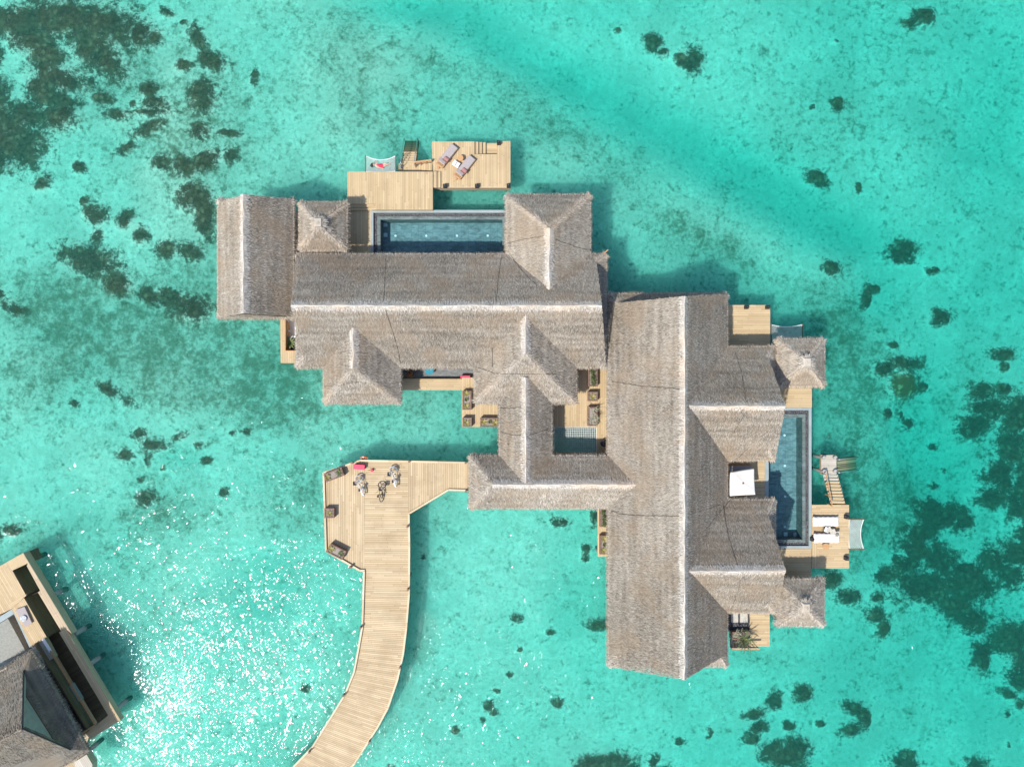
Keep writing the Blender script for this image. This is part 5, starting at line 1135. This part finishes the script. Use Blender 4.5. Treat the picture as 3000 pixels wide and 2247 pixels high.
# ------------------------------------------------------------------ south west villa (seen at the frame's corner)
def c11(x, y): return (x / 4.418, 1560 + y / 4.418)
def c12(x, y): return (x / 4.418, 1872 + y / 4.418)
vS = thing('thatched_villa', 'rotated grey thatched villa with a glazed gable in the lower left corner', 'villa', W(100, 2100, 0))
def sp(name, pts, z1, z0, ang, mt, side='fascia'): mb = MB(); mb.poly(pts, z1, z0, ang, 0, 1); return mb.build(name, [M[mt], M[side]], vS)
aw = math.radians(-59.3)
sp('deck_boards', [(-60, 1692), c11(0, 430), c11(300, 262), c11(362, 395), c11(160, 490), c11(335, 808), c11(150, 985), (0, 1800), (-60, 1830)], 2.0, .2, aw, 'deck', 'dark_boards')  # side colour carries the shade of the deep channel
sp('deck_boards', [c11(150, 985), c11(310, 845), c11(605, 1352), c11(402, 1478), c11(250, 1150)], 2.0, .2, aw, 'deck', 'dark_boards')  # sides coloured dark for the channel shade as well
sp('step', [c11(110, 925), c11(330, 795), c11(337, 815), c11(150, 985)], 2.06, 1.9, math.radians(31), 'deck')
# sunken channel floor
sp('sunken_floor', [c11(160, 490), c11(370, 400), c11(600, 760), c11(870, 1240), c12(1460, 940), c12(1230, 1120), c12(560, 0)], .22, .1, math.radians(31), 'dark_boards')  # floor colour includes the channel's shade
# outer walls with low copings
sp('outer_wall', [c11(300, 262), c11(362, 395), c11(345, 430), c11(520, 750), c11(490, 772), c11(790, 1270), c11(850, 1243), c11(930, 1310)], 2.0, 1.25, aw, 'fascia')
sp('outer_wall', [c11(762, 1290), c11(850, 1243), c12(1560, 1050), c12(1400, 985)], 2.0, 1.45, aw, 'deck')
sp('deck_boards', [c12(1400, 985), c12(1560, 1050), c12(1168, 1290), c12(1090, 1200), c12(1245, 1112)], 2.002, 1.45, math.radians(31), 'deck')
sp('cross_wall', [c11(300, 845), c11(520, 755), c11(528, 765), c11(308, 857)], 1.0, .6, 0, 'fascia')
for a_, b_ in (((560, 1375), (660, 1540)),): mb = MB(); mb.beam(W(*c11(*a_), 2.3), W(*c11(*b_), 2.3), .22, .05); mb.build('wall_coping', M['white'], vS)
mb = MB(); mb.beam(W(*c12(655, 150), 2.3), W(*c12(1238, 1105), 2.3), .14, .05); mb.beam(W(*c12(1238, 1105), 2.3), W(*c12(1090, 1200), 2.3), .14, .05); mb.build('wall_coping', M['teak_plain'], vS)
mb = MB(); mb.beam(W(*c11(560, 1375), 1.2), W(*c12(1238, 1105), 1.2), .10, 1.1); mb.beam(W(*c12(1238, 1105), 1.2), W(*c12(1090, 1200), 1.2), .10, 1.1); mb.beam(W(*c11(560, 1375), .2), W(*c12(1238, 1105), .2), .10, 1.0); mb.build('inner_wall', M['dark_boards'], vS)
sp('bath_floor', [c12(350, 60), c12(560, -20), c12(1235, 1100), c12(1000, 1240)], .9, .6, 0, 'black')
for i in range(4):
    x, y = 600 + 62 * i, 320 + 105 * i; q = [c12(x, y), c12(x + 75, y - 45), c12(x + 122, y + 35), c12(x + 40, y + 80)]; sp('paving_slab', q, .96, .9, aw, 'grey_tile')
sp('floor_platform', [(-80, 1690), c11(40, 430), c11(300, 275), c11(940, 1320), c12(1480, 1050), c12(1150, 1260), (230, 2250), (60, 2330), (-80, 2330)], .15, -.05, aw, 'fascia')  # added slab, blocks light under the decks to widen the villa's shadow
# shaded boards beside the eave
sp('deck_boards', [c11(400, 1480), c11(560, 1375), c12(690, 245), c12(570, 320), c12(430, 150)], 1.9, 1.3, aw, 'deck_old')
# pool
pz = 1.9; co = [(-60, 1838), c11(150, 990), c11(408, 1500), c11(330, 1545), (-60, 2010)]
mb = MB(); mb.poly([(-80, 1855), c11(150, 990), c11(180, 1050), (-80, 1875)], pz, 1.0); mb.poly([c11(150, 990), c11(180, 975), c11(408, 1478), c11(385, 1492)], pz, 1.0); mb.build('pool_coping', M['coping'], vS)
sp('pool_floor', [(-80, 1860), c11(150, 1000), c11(420, 1490), c11(420, 1530), (-80, 2040)], .6, .4, 0, 'pool_tile')
sp('pool_ledge', [c11(0, 1130), c11(95, 1100), c11(330, 1530), c11(0, 1680)], 1.35, .6, 0, 'concrete')
mb = MB(); mb.face([W(*q, 1.75) for q in reversed([(-80, 1865), c11(165, 1010), c11(400, 1490), c11(400, 1560), (-80, 2040)])]); mb.build('pool_water', M['pool_water_pale'], vS)
for q in ((265, 1943), (345, 2073), (222, 1855), (85, 1640), (150, 1745), (258, 2200)):
    p = W(q[0], q[1], 1.2); mb = MB(); mb.cyl((p.x, p.y, -3), .2, 4.4, 10); mb.build('pile', M['concrete'], vS)
# roof
TG = [M['thatch_grey'], M['thatch_grey'], M['thatch_grey']]; zE = 4.3; zR = 7.6
E1, E2, E3 = W(*c12(415, 150), zE), W(*c12(1140, 1440), zE), W(*c12(850, 1620), zE)
E4 = W(-260, 2470, zE); E0 = W(-200, 2085, zE); RR1 = W(*c12(290, 1155), zR); RR2 = W(-180, 2268, zR); V1 = W(*c12(305, 405), 4.95); V2 = W(*c12(915, 1428), 4.9); G1, G2 = W(*c12(312, 690), 5.5), W(*c12(705, 1310), 5.5)
mb = MB(); slope(mb, [E0, E1, V1, RR1, RR2], [0], 0, 110, hips=[]); slope(mb, [E1, E2, V2, G2, G1, V1], [0], 0, 110); slope(mb, [E2, W(192, 2239, zE), E4, RR2, RR1, V2], [0, 1], 0, 110); mb.build('thatch_roof', TG, vS)
mb = MB(); mb.face([G1, G2, RR1 - Vector((0, 0, .3))]); mb.build('gable', M['gable_glass'], vS); mb = MB(); mb.tube([G1 + Vector((0, 0, .05)), G2 + Vector((0, 0, .05))], .05, 6); mb.build('gable_trim', M['louvre'], vS)
mb = MB(); mb.tube([V1, RR1], .06, 5); mb.tube([V2, RR1], .06, 5); mb.build('barge_board', M['black'], vS)
ridge(RR1, RR2, (E1 - V1) + (E0 - RR2), (E4 - RR2), vS, .25, M['thatch_edge'])
mb = MB(); mb.poly([(-250, 2110), c12(90, 360), c12(770, 1540), (120, 2235), (-250, 2410)], 4.4, 1.3); mb.build('wall', M['wall'], vS)
sp('deck_boards', [c12(960, 1590), c12(1120, 1490), c12(1195, 1620), c12(1190, 1760), c12(1000, 1760)], 1.9, 1.2, aw, 'deck_old')
# bathtub, slab table with bowl
t = thing('bathtub', 'long white bathtub beside the inner wall of the rotated villa', 'bathtub', W(*c12(940, 715), .9)); A_, B_ = W(*c12(875, 615), 1.5), W(*c12(1000, 820), 1.5); d = (B_ - A_).normalized(); R = Rz(math.atan2(d.y, d.x)); c = (A_ + B_) / 2; L = (B_ - A_).length; mb = MB()
for x, y, a, b in ((0, .2, L, .07), (0, -.2, L, .07), (L / 2 - .04, 0, .08, .34), (-L / 2 + .04, 0, .08, .34)): mb.box(Vector((c.x, c.y, 1.22)) + R @ Vector((x, y, 0)), (a, b, .62), R)
mb.box((c.x, c.y, 1.34), (L - .1, .38, .08), R); mb.build('tub', M['coping'], t)
for k in (-1, 1): mb = MB(); q = Vector((c.x, c.y, 1.5)) + R @ Vector((k * .33, -.28, 0)); mb.tube([q - Vector((0, 0, .5)), q], .02, 6); mb.blob(q, (.05, .04, .04)); mb.build('tap', M['lamp_glass'], t)
t = thing('slab_table', 'pale rectangular low slab table beside the pool of the rotated villa', 'table', W(*c11(310, 1090), 2.0)); mb = MB(); mb.poly([c11(195, 1000), c11(315, 958), c11(412, 1170), c11(325, 1222)], 2.2, 2.12); mb.build('tabletop', M['mauve'], t); mb = MB(); mb.poly([c11(225, 1020), c11(305, 990), c11(380, 1160), c11(325, 1190)], 2.12, 2.0); mb.build('base', M['fascia'], t)
p = W(*c11(300, 1112), 2.3); mb = MB(); mb.cyl((p.x, p.y, 2.2), .14, .1, 18, 0, .26); mb.cyl((p.x, p.y, 2.26), .2, .045, 14); tag(mb.build('bowl', M['bowl']), 'patterned grey and white bowl on the pale slab table', 'bowl')
